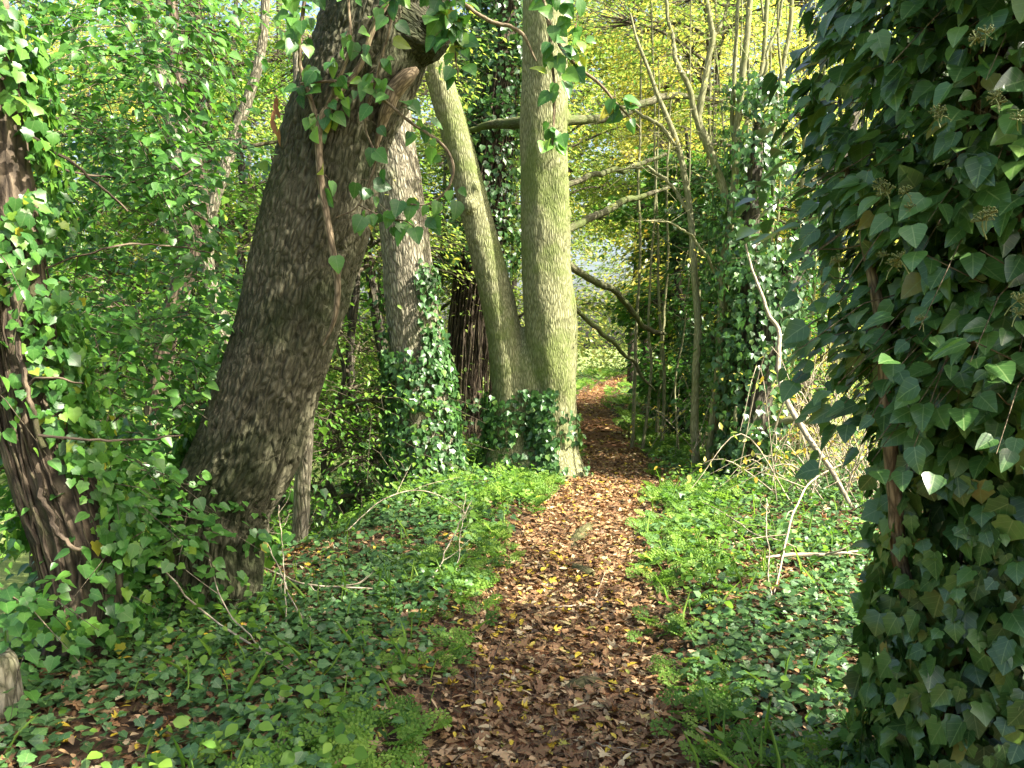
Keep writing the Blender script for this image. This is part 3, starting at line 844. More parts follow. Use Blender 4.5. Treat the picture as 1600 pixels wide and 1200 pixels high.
# knots / burrs on both stems
for (x_, y_, w) in ((735, 320, 22), (745, 372, 12), (858, 262, 30), (874, 335, 34), (880, 440, 26), (846, 480, 20), (742, 290, 14), (884, 180, 16)):
    c = at(x_, y_, DC - .22); r = w * .5 * DC / F
    S_ = spline(np.array([[*(c + [0, .12, -r * 1.5]), r * .25], [*(c + [0, .08, -r * .5]), r], [*(c + [0, .08, r * .4]), r], [*(c + [0, .14, r * 1.4]), r * .3]]), 14)
    tube(mb, S_[:, :3], S_[:, 3], 18, 0)
raw = mb.build('trunk', M_BARK_TWIN)
md = raw.modifiers.new('r', 'REMESH'); md.mode = 'VOXEL'; md.voxel_size = .022
md = raw.modifiers.new('s', 'SMOOTH'); md.iterations = 3; md.factor = .5
dg = bpy.context.evaluated_depsgraph_get()
me = bpy.data.meshes.new_from_object(raw.evaluated_get(dg))
nv = len(me.vertices)
co = np.zeros(nv * 3, np.float32); me.vertices.foreach_get('co', co); co = co.reshape(-1, 3).astype(float)
no = np.zeros(nv * 3, np.float32); me.vertices.foreach_get('normal', no); no = no.reshape(-1, 3).astype(float)
q = co * np.array([24, 24, 5.5])
rid = 1 - 2 * np.abs(2 * fbm(q, 3, 51) - 1)
co2 = co + no * (rid * .007 + .02 * (fbm(co * np.array([3, 3, 1.2]), 3, 52) - .5))[:, None] - np.array(root.location)
me.vertices.foreach_set('co', co2.astype(np.float32).ravel())
for a_, dt in (('rnd', 'FLOAT'), ('lco', 'FLOAT_VECTOR')):
    if a_ in me.attributes: me.attributes.remove(me.attributes[a_])
    me.attributes.new(a_, dt, 'POINT')
me.attributes['rnd'].data.foreach_set('value', np.clip(.5 + rid * .4, 0, 1).astype(np.float32))
me.attributes['lco'].data.foreach_set('vector', co.astype(np.float32).ravel())
me.polygons.foreach_set('use_smooth', np.ones(len(me.polygons), bool))
if not me.materials: me.materials.append(M_BARK_TWIN)
me.update()
bpy.data.objects.remove(raw)
o = bpy.data.objects.new('trunk', me); COL.objects.link(o); o.parent = root
# limbs drooping over the path
for k, PP in enumerate([
    [(880, 408, DC, 14), (905, 425, DC + .2, 12), (940, 445, DC + .6, 11), (970, 462, DC + .9, 10), (992, 492, DC + 1.2, 9), (1012, 514, DC + 1.5, 8), (1040, 522, DC + 1.8, 5)],
    [(885, 470, DC, 12), (905, 488, DC + .2, 8), (945, 525, DC + .6, 7), (985, 560, DC + 1, 6), (1005, 590, DC + 1.1, 5), (1025, 612, DC + 1.2, 3)],
    [(885, 360, DC, 13), (920, 342, DC + .3, 12), (965, 320, DC + .8, 11), (1005, 305, DC + 1.2, 8), (1050, 290, DC + 1.6, 4)],
    [(840, 190, DC + .2, 22), (760, 196, DC + .9, 12), (735, 205, DC + 1.2, 8), (690, 226, DC + 1.6, 5)],
    [(872, 190, DC, 18), (905, 186, DC + .2, 15), (955, 184, DC + .7, 14), (1005, 162, DC + 1.1, 12), (1055, 150, DC + 1.6, 10), (1130, 158, DC + 2.2, 6)],
    [(885, 290, DC, 9), (930, 272, DC + .4, 9), (985, 262, DC + 1, 8), (1040, 240, DC + 1.5, 5)]]):
    mb = MB(); twig(mb, PP, 50, 9, 0, wob=.10, seed=k + 20)
    part(mb, 'branch', M_BOUGH, root)
mb = MB()
ivy_on(mb, VL, dL, sL, .15, 1.5, 2600, .08, IVY3, clump=.40, seed=15, lift=.07, fall=2.0)
ivy_on(mb, VR, dR, sR, .15, 1.5, 2400, .08, IVY3, th0=5.4, thw=1.0, clump=.38, seed=16, lift=.07, fall=1.9)
ivy_on(mb, VR, dR, sR, .15, 1.25, 160, .08, IVY3, th0=.8, thw=.6, clump=.47, seed=17, lift=.05, fall=1.3)
part(mb, 'ivy', M_IVY, root)
def hang(mb, P_, n_, D, size=24, tpl=IVYA, w=16, m=0):
    P_ = np.array(P_, float)
    Sx = spline(np.column_stack([P_, np.zeros(len(P_))]), 60)
    L_ = []
    for q in rng.random(n_):
        a = Sx[int(q * 59)]
        L_.append((a[0] + w * rng.normal(), a[1] + w * .5 * rng.normal()))
    pts = np.array([at(a_[0], a_[1], D) for a_ in Sx])
    tube(mb, pts, np.full(len(pts), .004), 5, 1)
    vine_leaves(mb, pts, n_, size * D / F, tpl, 1, .11)
for args in (([(860, -40), (862, 60), (868, 150), (864, 230)], 42, 8.6, 22), ([(905, -30), (900, 40), (885, 100)], 22, 8.6, 22), ([(960, 140), (965, 165), (985, 180)], 12, 8.6, 22)):
    mb = MB(); hang(mb, *args, w=11); part(mb, 'ivy_trail', [M_IVYB, M_VINE], root)
mb = MB()
for k, PP in enumerate([[(845, -40, 8.7, 5), (858, 60, 8.65, 5), (866, 150, 8.6, 4), (862, 235, 8.6, 2)], [(830, -30, 8.7, 4), (880, 80, 8.6, 5), (935, 130, 8.6, 5), (1000, 200, 8.6, 2)], [(690, -20, 8.6, 5), (760, 30, 8.6, 6), (812, 50, 8.6, 6), (838, 96, 8.6, 3)]]):
    twig(mb, PP, 40, 6, 0, wob=.05, seed=k + 40)
part(mb, 'ivy_stem', M_VINE, root)

# ================================================================== D: ivy-hung tree with brown hanging stems, behind
root = thing('ivy_hung_tree', 'trunk hung with brown vines and dark ivy, between the grey and forked trunks', 'tree', ground_at(720, 690))
DD = 12.6
P = pxline([(728, 720, DD, 70), (730, 640, DD, 48), (738, 500, DD, 42), (755, 350, DD, 40), (775, 200, DD, 36), (790, 50, DD, 32), (800, -150, DD, 24)])
S = spline(P, 100)
mb = MB(); V, d_, s_ = tube(mb, S[:, :3], S[:, 3], 30, 0, disp=lump(30)); part(mb, 'trunk', M_BARK_BROWN, root)
mb = MB()
n_ = 150
ang = rng.random(n_) * 2 * math.pi
for k in range(n_):
    a0 = ang[k]; i0 = int(4 + rng.random() * 20); i1 = int(40 + rng.random() * 35)
    idx = np.linspace(i0, i1, 12).astype(int)
    rr = S[idx, 3] * (1.1 + .55 * rng.random()) + .02 * rng.normal(size=12).cumsum() * .5 + .02
    aa = a0 + .06 * rng.normal(size=12).cumsum()
    Cc = S[idx, :3] + np.stack([np.cos(aa) * rr, np.sin(aa) * rr, 0 * aa], -1)
    tube(mb, Cc, np.full(12, .005 + .009 * rng.random()), 4, 0, cap=False)
part(mb, 'vine_stem', M_BARK_BROWN, root)
mb = MB()
ivy_on(mb, V, d_, s_, .1, 1.0, 700, .09, IVY3, clump=.3, seed=22, lift=.12)
ivy_on(mb, V, d_, s_, 3.0, s_[-1], 4200, .10, IVY3, clump=.3, seed=23, lift=.34)
part(mb, 'ivy', M_IVY, root)
mb = MB()
cl = [tuple(at(a, b, DD + c)) + (r,) for a, b, c, r in ((770, 110, .2, .6), (790, 40, .3, .7), (765, 190, -.2, .45), (785, -40, 0, .9))]
crown_clusters(mb, S[::8], cl, 22, 16, .10, IVYA, L=(.3, .7))
part(mb, 'crown', [M_IVY, M_TWIG], root)

# ================================================================== E: ivy-grown tree, far left foreground
root = thing('ivy_grown_tree', 'brown trunk wrapped in ivy stems at the left edge, leaning left under leafy ivy branches', 'tree', ground_at(120, 1030))
DE = 3.9
P = pxline([(118, 1090, DE, 150), (122, 1020, DE, 96), (132, 930, DE, 104), (112, 830, DE, 112), (78, 740, DE, 104), (48, 640, DE, 96), (30, 540, DE, 92), (18, 420, DE, 84), (8, 300, DE, 76), (-10, 150, DE, 70), (-30, -20, DE + .1, 60), (-60, -200, DE + .2, 50)])
S = spline(P, 240)
SE = S
mb = MB(); V, d_, s_ = tube(mb, S[:, :3], S[:, 3], 90, 0, disp=lambda th, s, r: .05 * (fbm(np.stack([np.cos(th) * 1.6, np.sin(th) * 1.6, s * 1.3], -1), 4, 61) - .5) + .014 * (1 - 2 * np.abs(2 * fbm(np.stack([np.cos(th) * r * 25, np.sin(th) * r * 25, s * 6], -1), 3, 62) - 1)))
VE, dE_, sE = V, d_, s_
part(mb, 'trunk', M_BARK_BROWN, root)
mb = MB()
for k in range(20):
    a0 = math.pi * (1.0 + .0) + rng.normal() * 1.1 + math.pi
    i0 = int(rng.random() * 60); i1 = min(235, i0 + int(50 + rng.random() * 150))
    idx = np.linspace(i0, i1, 30).astype(int)
    aa = a0 + np.cumsum(rng.normal(0, .035, 30))
    T, N, B = frames(S[:, :3])
    rr = S[idx, 3] * 1.04 + .010 + .005 * np.abs(np.cumsum(rng.normal(0, .3, 30)))
    Cc = S[idx, :3] + N[idx] * (np.cos(aa) * rr)[:, None] + B[idx] * (np.sin(aa) * rr)[:, None]
    Cs = spline(np.column_stack([Cc, np.full(30, 1)]), 70)
    tube(mb, Cs[:, :3], np.linspace(1.2, .4, 70) * (.003 + .008 * rng.random() ** 2), 6, 0)
for k, PP in enumerate([[(60, 740, 3.7, 10), (75, 800, 3.66, 9), (110, 850, 3.66, 8), (130, 860, 3.7, 6)], [(20, 450, 3.7, 10), (35, 560, 3.66, 9), (50, 640, 3.65, 8), (70, 700, 3.65, 8)], [(-20, 630, 3.7, 5), (40, 600, 3.65, 5), (95, 592, 3.65, 4), (130, 600, 3.7, 2)],
                        [(60, 680, 3.6, 5), (180, 690, 3.7, 4), (285, 680, 3.9, 3)], [(70, 420, 3.9, 3), (200, 380, 4.2, 3), (330, 395, 4.6, 2)],
                        [(-20, 220, 4, 4), (120, 268, 4.3, 4), (250, 285, 4.8, 3), (330, 250, 5, 2)], [(-20, 180, 3.9, 7), (90, 240, 4, 5), (200, 330, 4.3, 4)]]):
    twig(mb, PP, 40, 6, 0, wob=.05, seed=60 + k)
part(mb, 'ivy_stem', M_BARK_BROWN, root)
mb = MB()
ivy_on(mb, V, d_, s_, .4, 3.4, 4600, .064, IVY5, clump=.45, seed=31, lift=.10)
# leafy ivy branches filling the upper left, several metres deep
def ivy_bush(mb, boxes, tpl, lsize, per=10, L=(.25, .55), face=(.15, -.55, .35), wood=.004, droop=.35, m=0, width=.28):
    for (x0, x1, y0, y1, D0, D1, n_) in boxes:
        px = x0 + (x1 - x0) * rng.random(n_); py = y0 + (y1 - y0) * rng.random(n_); DD_ = D0 + (D1 - D0) * rng.random(n_)
        C = np.array([at(a, b, c) for a, b, c in zip(px, py, DD_)])
        keep = fbm(C * 1.5, 3, 71) > .43
        C = C[keep]; k = len(C)
        o = gauss(k); o[:, 2] = o[:, 2] * .45 - .1
        o += np.array([.35, -.35, 0])
        sprays(mb, C, o, L[0] + (L[1] - L[0]) * rng.random(k), per, lsize, tpl, droop=droop, flat=.4, width=width, face=face, m=m, wood=wood)
ivy_bush(mb, [(-120, 320, -80, 330, 4.3, 6.4, 460), (-100, 400, 200, 520, 4.7, 6.6, 300), (130, 330, 480, 780, 4.7, 6.2, 150), (-100, 40, 360, 560, 3.5, 4.0, 16), (110, 200, 480, 720, 4.2, 4.6, 24), (100, 230, 700, 930, 3.9, 4.4, 30)], IVYA, .064, per=15)
ivy_bush(mb, [(150, 300, 700, 930, 4.2, 4.9, 70), (-40, 60, 900, 1030, 3.2, 3.5, 8)], IVY5, .062, per=13)
part(mb, 'ivy', [M_IVYB, M_TWIG], root)

# ================================================================== thin trunks on the left
def slim(name, label, PP, bark, ivy=0, n=60, seed=1, wob=.05, seg=24):
    root = thing(name, label, 'tree', np.array(pxline(PP)[0][:3]))
    mb = MB(); W = spline(pxline(PP), n)
    W[:, 0] += wob * (fbm(np.stack([np.arange(n) * .15, 0 * np.arange(n), 0 * np.arange(n) + seed], -1), 3, seed) - .5)
    V, d_, s_ = tube(mb, W[:, :3], W[:, 3], seg, 0, disp=lump(seed + 80))
    part(mb, 'trunk', bark, root)
    if ivy:
        mb = MB(); ivy_on(mb, V, d_, s_, 0, s_[-1], ivy, .09, IVY3, clump=.42, seed=seed, lift=.10)
        part(mb, 'ivy', M_IVYB, root)
    return root, W
slim('slender_tree', 'slender pale trunk standing just right of the big leaning trunk', [(468, 930, 6.5, 30), (466, 850, 6.5, 26), (470, 760, 6.5, 25), (478, 660, 6.5, 22), (482, 560, 6.5, 18), (478, 420, 6.6, 15), (470, 250, 6.6, 12), (462, 20, 6.7, 8), (460, -100, 6.7, 6)], M_BARK_ASH, ivy=110, seed=2)
slim('tree_stub', 'short pale broken stem at the foot of the big leaning trunk', [(408, 930, 6.2, 26), (410, 880, 6.2, 22), (412, 835, 6.2, 18), (415, 790, 6.2, 5)], M_BARK_ASH, seed=3)
slim('crooked_tree', 'crooked brown trunk among ivy leaves left of the leaning trunk', [(235, 760, 8, 30), (238, 640, 8, 27), (250, 590, 8, 30), (265, 510, 8, 32), (285, 440, 8, 32), (300, 395, 8, 30), (310, 300, 8, 26), (290, 180, 8.2, 22), (270, 40, 8.4, 18), (265, -100, 8.5, 14)], M_BARK_BROWN, ivy=240, seed=4)
slim('bowed_tree', 'thin whitish trunk bowed behind the left side of the leaning trunk', [(350, 700, 9, 22), (352, 560, 9, 24), (342, 490, 9, 24), (325, 420, 9, 20), (330, 330, 9, 18), (360, 230, 9, 18), (390, 150, 9, 16), (410, 60, 9, 14), (420, -80, 9, 12)], M_BARK_ASH, ivy=90, seed=5)
slim('upright_tree', 'grey upright trunk high among the leaves at upper left', [(300, 640, 11, 30), (285, 400, 11, 28), (270, 200, 11, 27), (250, 110, 11, 26), (236, 50, 11, 25), (225, -60, 11, 22)], M_BARK_ASH, ivy=260, seed=6)
slim('forest_tree', 'dark ivy-clad trunk behind the upper left foliage', [(330, 700, 13, 40), (325, 400, 13, 36), (312, 150, 13, 34), (300, -60, 13, 30)], M_BARK_DARK, ivy=900, seed=7)
slim('leaning_sapling', 'thin dark trunk leaning left behind the ash trunk', [(625, 700, 11.5, 20), (600, 560, 11.5, 18), (585, 470, 11.5, 16), (570, 380, 11.5, 14), (545, 250, 11.5, 12), (520, 100, 11.5, 10)], M_BARK_DARK, ivy=300, seed=8)

# ================================================================== right side: coppice stems, dark ivied trunk, dead bough
g = ground_at(1100, 750)
root = thing('coppice_tree', 'clump of slim pale green stems rising beside the right edge of the path', 'tree', g)
stems = [
    [(1088, 760, 9.6, 14), (1087, 640, 9.6, 13), (1088, 520, 9.6, 12), (1086, 420, 9.7, 11), (1075, 330, 9.8, 10), (1060, 230, 9.9, 9), (1035, 160, 10, 7), (1000, 80, 10.1, 5), (985, 20, 10.2, 3)],
    [(1101, 765, 9.4, 11), (1110, 690, 9.4, 11), (1121, 590, 9.4, 12), (1128, 490, 9.4, 12), (1127, 430, 9.4, 11), (1142, 330, 9.4, 11), (1150, 240, 9.4, 11), (1160, 130, 9.4, 10), (1172, 0, 9.4, 9), (1180, -120, 9.4, 8)],
    [(1118, 765, 9.5, 7), (1120, 660, 9.5, 7), (1132, 560, 9.5, 7), (1135, 440, 9.5, 7), (1150, 300, 9.5, 7), (1146, 180, 9.5, 7), (1150, 60, 9.5, 6), (1158, -80, 9.5, 5)],
    [(1140, 760, 9.7, 8), (1150, 600, 9.7, 8), (1165, 430, 9.7, 8), (1172, 300, 9.7, 8), (1185, 150, 9.7, 7), (1200, 0, 9.7, 7), (1208, -120, 9.7, 6)],
    [(1150, 760, 9.9, 9), (1180, 620, 9.8, 9), (1196, 480, 9.8, 9), (1205, 330, 9.8, 8), (1207, 190, 9.8, 8), (1230, 60, 9.8, 7), (1240, -60, 9.8, 6)],
    [(1160, 740, 10.2, 7), (1220, 560, 10.2, 7), (1245, 400, 10.2, 7), (1258, 250, 10.2, 7), (1262, 110, 10.2, 6), (1270, -80, 10.2, 5)],
    [(1138, 330, 9.5, 12), (1125, 280, 9.5, 12), (1098, 215, 9.5, 13), (1090, 190, 9.5, 12), (1100, 130, 9.5, 10), (1112, 60, 9.5, 9), (1100, -20, 9.5, 7)],
    [(1098, 218, 9.5, 10), (1080, 150, 9.5, 9), (1062, 105, 9.5, 8), (1050, 60, 9.6, 6), (1040, 0, 9.6, 5)],
    [(1115, 60, 9.5, 6), (1130, 30, 9.5, 5), (1145, -20, 9.5, 4)],
    [(1060, 230, 9.9, 7), (1020, 190, 9.9, 6), (980, 170, 10, 4), (940, 165, 10, 3)],
    [(1150, 240, 9.4, 6), (1185, 130, 9.4, 5), (1215, 30, 9.4, 4), (1230, -50, 9.4, 3)],
    [(1200, 790, 9.8, 5), (1206, 600, 9.8, 5), (1216, 400, 9.8, 5), (1222, 200, 9.8, 4), (1215, 40, 9.8, 4), (1220, -60, 9.8, 3)],
    [(1235, 790, 10.4, 6), (1262, 560, 10.4, 6), (1275, 380, 10.4, 6), (1285, 200, 10.4, 5), (1290, 20, 10.4, 4), (1300, -60, 10.4, 3)],
    [(1128, 760, 9.9, 4), (1150, 560, 9.9, 4), (1156, 380, 9.9, 4), (1170, 200, 9.9, 4), (1166, 20, 9.9, 3), (1172, -60, 9.9, 2)],
    [(1172, 760, 10, 5), (1178, 500, 10, 5), (1190, 300, 10, 5), (1196, 110, 10, 4), (1186, -50, 10, 3)],
    [(1250, 770, 10.6, 5), (1300, 560, 10.6, 5), (1322, 420, 10.6, 5), (1345, 250, 10.6, 4), (1350, 60, 10.6, 3)],
    [(1075, 330, 9.8, 6), (1040, 280, 9.9, 5), (1005, 262, 10, 4), (960, 268, 10, 2)],
    [(1128, 450, 9.4, 5), (1090, 380, 9.3, 4), (1050, 350, 9.2, 3), (1010, 345, 9.2, 2)],
]
for q in range(20):
    x0_ = 985 + 330 * rng.random(); D_ = 10 + 3.2 * rng.random(); ln = rng.normal(20, 28); w_ = 3 + 3.5 * rng.random()
    stems.append([(x0_ + ln * t + rng.normal(0, 9) * (t > 0), 750 - (D_ - 10) * 14 - t * (560 + 380 * rng.random() * (t > .5)), D_, w_ * (1 - .6 * t)) for t in (0, .25, .5, .75, 1.0)])
for k, PP in enumerate(stems):
    mb = MB(); twig(mb, PP, 70, 9, 0, wob=.10, seed=k + 90); part(mb, 'stem', M_STEM, root)
mb = MB()
allp = np.vstack([spline(pxline(PP), 40)[:, :3] for PP in stems])
C = allp[rng.integers(0, len(allp), 560)]
o = gauss(560); o[:, 2] *= .7
E = C + nrm(o) * (.3 + .8 * rng.random(560))[:, None]
thin_tubes(mb, C, (C + E) / 2 + gauss(560, .08), E, .0045, .0016, m=1)
sel = rng.random(560) < .5
kk = int(sel.sum())
sprays(mb, E[sel], o[sel], .15 + .25 * rng.random(kk), 6, .055, LENS, m=0, flat=.6, wood=.002)
part(mb, 'crown', [M_LEAFY, M_STEM], root)

root = thing('dark_ivied_tree', 'dark rough trunk sheathed in ivy leaning right beside the right edge of the path', 'tree', ground_at(1150, 770))
trunk_P = [(1142, 800, 9.0, 70), (1152, 745, 9.0, 48), (1170, 690, 9.0, 42), (1182, 640, 9.0, 40), (1192, 570, 9.1, 38), (1205, 500, 9.2, 36), (1235, 430, 9.4, 32), (1268, 365, 9.6, 28), (1295, 305, 9.8, 24), (1320, 230, 10, 20), (1345, 120, 10.2, 15), (1360, 0, 10.4, 10)]
S = spline(pxline(trunk_P), 120)
mb = MB(); V, d_, s_ = tube(mb, S[:, :3], S[:, 3], 60, 0, disp=lambda th, s, r: .03 * (fbm(np.stack([np.cos(th) * 1.6, np.sin(th) * 1.6, s * 1.5], -1), 4, 66) - .5) + .014 * (1 - 2 * np.abs(2 * fbm(np.stack([np.cos(th) * r * 25, np.sin(th) * r * 25, s * 6], -1), 3, 67) - 1)))
part(mb, 'trunk', M_BARK_DARK, root)
mb = MB()
S2 = spline(pxline([(1155, 740, 9.2, 30), (1168, 600, 9.3, 28), (1172, 480, 9.3, 30), (1172, 360, 9.3, 28), (1178, 280, 9.3, 24), (1185, 200, 9.4, 14), (1190, 120, 9.4, 8)]), 90)
V2, d2, s2 = tube(mb, S2[:, :3], S2[:, 3], 24, 0, disp=lump(71)); part(mb, 'stem', M_BARK_DARK, root)
mb = MB()
ivy_on(mb, V, d_, s_, .1, 1.0, 700, .085, IVY3, clump=.42, seed=41, lift=.09)
ivy_on(mb, V, d_, s_, 1.0, 4.2, 1500, .085, IVY3, clump=.45, seed=42, lift=.12)
ivy_on(mb, V2, d2, s2, .2, 4.6, 5200, .085, IVY3, clump=.33, seed=43, lift=.26)
part(mb, 'ivy', M_IVY, root)
mb = MB()
cl = [tuple(at(a, b, c)) + (r,) for a, b, c, r in ((1140, 560, 9.9, .42), (1120, 470, 10.2, .45), (1190, 430, 10, .42), (1230, 520, 10.3, .40), (1110, 640, 10.2, .42), (1160, 350, 9.9, .40), (1220, 330, 10.4, .42), (1290, 450, 10.6, .42), (1180, 260, 10, .36), (1270, 600, 10.4, .35), (1300, 330, 10.6, .42))]
crown_clusters(mb, S[::6], cl, 26, 13, .075, IVYA, L=(.2, .45), limb_r=.02)
part(mb, 'crown', [M_IVYB, M_TWIG], root)
for PP in ([(1180, 690, 9.0, 10), (1210, 668, 8.9, 12), (1240, 656, 8.8, 12), (1280, 660, 8.7, 11), (1325, 668, 8.6, 7)], [(1158, 690, 9, 6), (1148, 660, 8.9, 6), (1150, 635, 8.9, 4)]):
    mb = MB(); twig(mb, PP, 40, 9, 0, wob=.06, seed=7); part(mb, 'branch', M_STEM, root)

# arching dead bough
mb = MB()
twig(mb, [(1332, 795, 7.2, 6), (1300, 735, 7.4, 8), (1262, 680, 7.7, 9), (1230, 628, 8, 9), (1219, 580, 8.2, 8), (1218, 520, 8.4, 7), (1200, 488, 8.5, 6), (1178, 430, 8.7, 4), (1165, 380, 8.8, 3)], 60, 9, 0, wob=.08, seed=3)
tag(mb.build('dead_bough', M_DEAD), 'bare pale arching bough stooping to the ground right of the dark ivied trunk', 'branch')

# ================================================================== ivy shrubs / background masses on the right bank
tree('ivy_shrub_tree', 'dark green evergreen mass of ivy where the path bends away', 1038, 17.5, 6.0, .14, rand_clusters(24, 1.0, 1.3, .5, 5.4, .58), M_IVYB, 30, 16, .12, IVYA, L=(.3, .6), ivy=5)
tree('ivy_mound_tree', 'tall dark ivy-covered tree just left of the slim pale stems', 1070, 13.5, 5.2, .11, rand_clusters(20, .75, .9, .4, 4.8, .5), M_IVYB, 26, 14, .10, IVYA, L=(.25, .5), ivy=4)
tree('ivied_stump_tree', 'dark ivy-choked tree close behind the dark ivied trunk', 1150, 11.5, 4.4, .10, rand_clusters(14, .6, .6, .4, 4.2, .45), M_IVY, 22, 14, .09, IVYA, L=(.25, .5), ivy=4)
tree('bushy_tree', 'yellow-tinged bushy tree behind the dark ivied trunk', 1260, 12.5, 5, .08, rand_clusters(14, 1.3, 1.0, .8, 5.6, .6), M_LEAFY, 14, 12, .065, LENS, L=(.3, .6), bark=M_STEM)

# yellow and yellow-green trees of the middle distance
YG = 'yellowing trees beyond the bend'
def midtree(label, px, D, kind, H, r, k, rx, z0, z1, R, nsp, per, ls, tpl=LENS, **kw):
    tree('maple_tree' if kind is M_LEAFY else 'broadleaf_tree', label, px, D, H, r, rand_clusters(k, rx, rx * .9, z0, z1, R), kind, nsp, per, ls, tpl, **kw)
midtree('golden-leaved tree overhanging the far bend of the path', 990, 29, M_LEAFY, 15, .16, 26, 4.4, 5.0, 16, 1.3, 26, 18, .16, group=YG)
midtree('yellow tree right of the far bend, behind the slim stems', 1120, 17, M_LEAFY, 9, .12, 34, 2.9, 1.6, 9.6, 1.0, 28, 20, .105, group=YG)
midtree('lime-green tree arching over the far path from the left bank', 872, 20, M_LEAFYG, 11, .15, 28, 3.4, 4.4, 11.5, 1.0, 28, 20, .125, group=YG)
midtree('lime-yellow tree high above the slim stems at upper centre right', 1095, 13, M_LEAFYG, 8, .06, 20, 2.3, 4.4, 8.0, .8, 20, 18, .085, group=YG, bark=M_STEM)
midtree('broad lime crown high over the bend, behind the drooping limbs', 1010, 22, M_LEAFYG, 12, .14, 34, 3.4, 5.2, 13, 1.1, 28, 20, .13, group=YG)
midtree('sunlit golden tree behind the dark ivied trunk at right', 1240, 19, M_LEAFY, 10, .13, 28, 3.2, 1.2, 9.5, 1.1, 22, 18, .115, group=YG)
midtree('pale yellow tree glimpsed beside the ivy column at right', 1400, 15, M_LEAFY, 9, .12, 28, 2.8, 1.2, 9, 1.0, 22, 18, .10, group=YG)
midtree('green-gold tree far right behind the ivy column', 1540, 19, M_LEAFYG, 10, .14, 26, 3.4, 1.2, 10, 1.1, 22, 18, .12, group=YG)
midtree('lime-green tree showing between the two stems of the forked trunk', 775, 15, M_LEAFYG, 8, .08, 26, 1.9, 1.0, 8.0, .8, 22, 16, .09, group=YG)
midtree('yellow-green sapling in leaf behind the grey trunk', 690, 13.5, M_LEAFYG, 7, .05, 20, 1.2, .5, 6.5, .6, 18, 14, .08, group=YG, bark=M_STEM)
midtree('tall lime tree behind the top of the forked trunk', 860, 29, M_LEAFYG, 15, .2, 34, 5, 5, 16, 1.4, 28, 20, .16, group=YG)
# green trees, left hollow
GL = 'green trees in the hollow on the left'
midtree('green leafy tree filling the gap right of the leaning trunk', 545, 11, M_LEAFYG, 7.5, .08, 22, 1.6, .8, 7.0, .75, 20, 16, .08, group=GL, ivy=2)
midtree('fresh green tree above and behind the crooked brown trunk', 370, 12, M_LEAFG, 9, .12, 30, 2.4, 2.6, 8.5, .95, 26, 18, .09, group=GL)
midtree('deep green tree low behind the crooked brown trunk', 280, 10, M_LEAFG, 6, .10, 26, 1.9, .4, 5.5, .75, 24, 18, .085, group=GL)
midtree('green tree at the upper left corner with sky behind it', 60, 11, M_LEAFG, 8, .12, 28, 2.3, 2.4, 7.8, .95, 24, 18, .095, group=GL)
midtree('pale green tree beyond the left hollow', 440, 20, M_LEAFG, 11, .17, 34, 3.6, 1.2, 11.5, 1.2, 26, 18, .13, group=GL)
midtree('yellow-flecked tree far off at upper left', 180, 19, M_LEAFY, 11, .17, 26, 3.2, 3.2, 11, 1.1, 24, 18, .12, group=GL)
midtree('dim green tree deep in the hollow behind the grey trunk', 590, 18, M_LEAFYG, 10, .13, 24, 2.8, .6, 9.5, 1.0, 22, 16, .11, group=GL)
midtree('yellow-green tree between the grey upright trunk and the sky at upper left', 255, 16, M_LEAFYG, 9, .13, 30, 2.7, 3.4, 9.6, 1.0, 26, 18, .11, group=GL)
midtree('small green tree at the foot of the left hollow', 520, 9.5, M_LEAFG, 3.2, .05, 12, .9, .4, 3.0, .45, 18, 14, .07, group=GL)
midtree('pale green tree beyond the field at far left', 20, 24, M_LEAFYG, 12, .18, 26, 4, 2.4, 11, 1.3, 24, 18, .15, group=GL)

# bramble tangle on the right bank
root = thing('bramble_thicket', 'tangle of pale arching bramble stems right of the dark ivied trunk', 'bramble', ground_at(1270, 800))
mb = MB()
n_ = 190
x0 = 2.5 + 2.1 * rng.random(n_); y0 = 7.2 + 4.2 * rng.random(n_)
a = rng.random(n_) * 2 * math.pi
L_ = .4 + 1.0 * rng.random(n_); h_ = .25 + .9 * rng.random(n_) ** 1.5
A_ = np.stack([x0, y0, height(x0, y0)], -1)
E_ = np.stack([x0 + np.cos(a) * L_, y0 + np.sin(a) * L_, 0 * x0], -1); E_[:, 2] = height(E_[:, 0], E_[:, 1]) + h_ * rng.random(n_)
for q in range(n_):
    M_ = (A_[q] + E_[q]) / 2 + np.array([0, 0, h_[q]]) + gauss(1, .08)[0]
    W = spline(np.array([[*A_[q], .006], [*M_, .0045], [*E_[q], .002]]), 12)
    tube(mb, W[:, :3], W[:, 3] * (.6 + rng.random()), 4, 1, cap=False)
    k = 7
    pp = W[rng.integers(3, 12, k), :3] + gauss(k, .04)
    leaves(mb, pp, gauss(k) + [0, -.3, -.2], gauss(k, .5) + [0, -.2, 1], .06 * (.6 + .7 * rng.random(k)), LENS, m=0)
part(mb, 'stem', [M_LEAFY, M_DEAD], root)

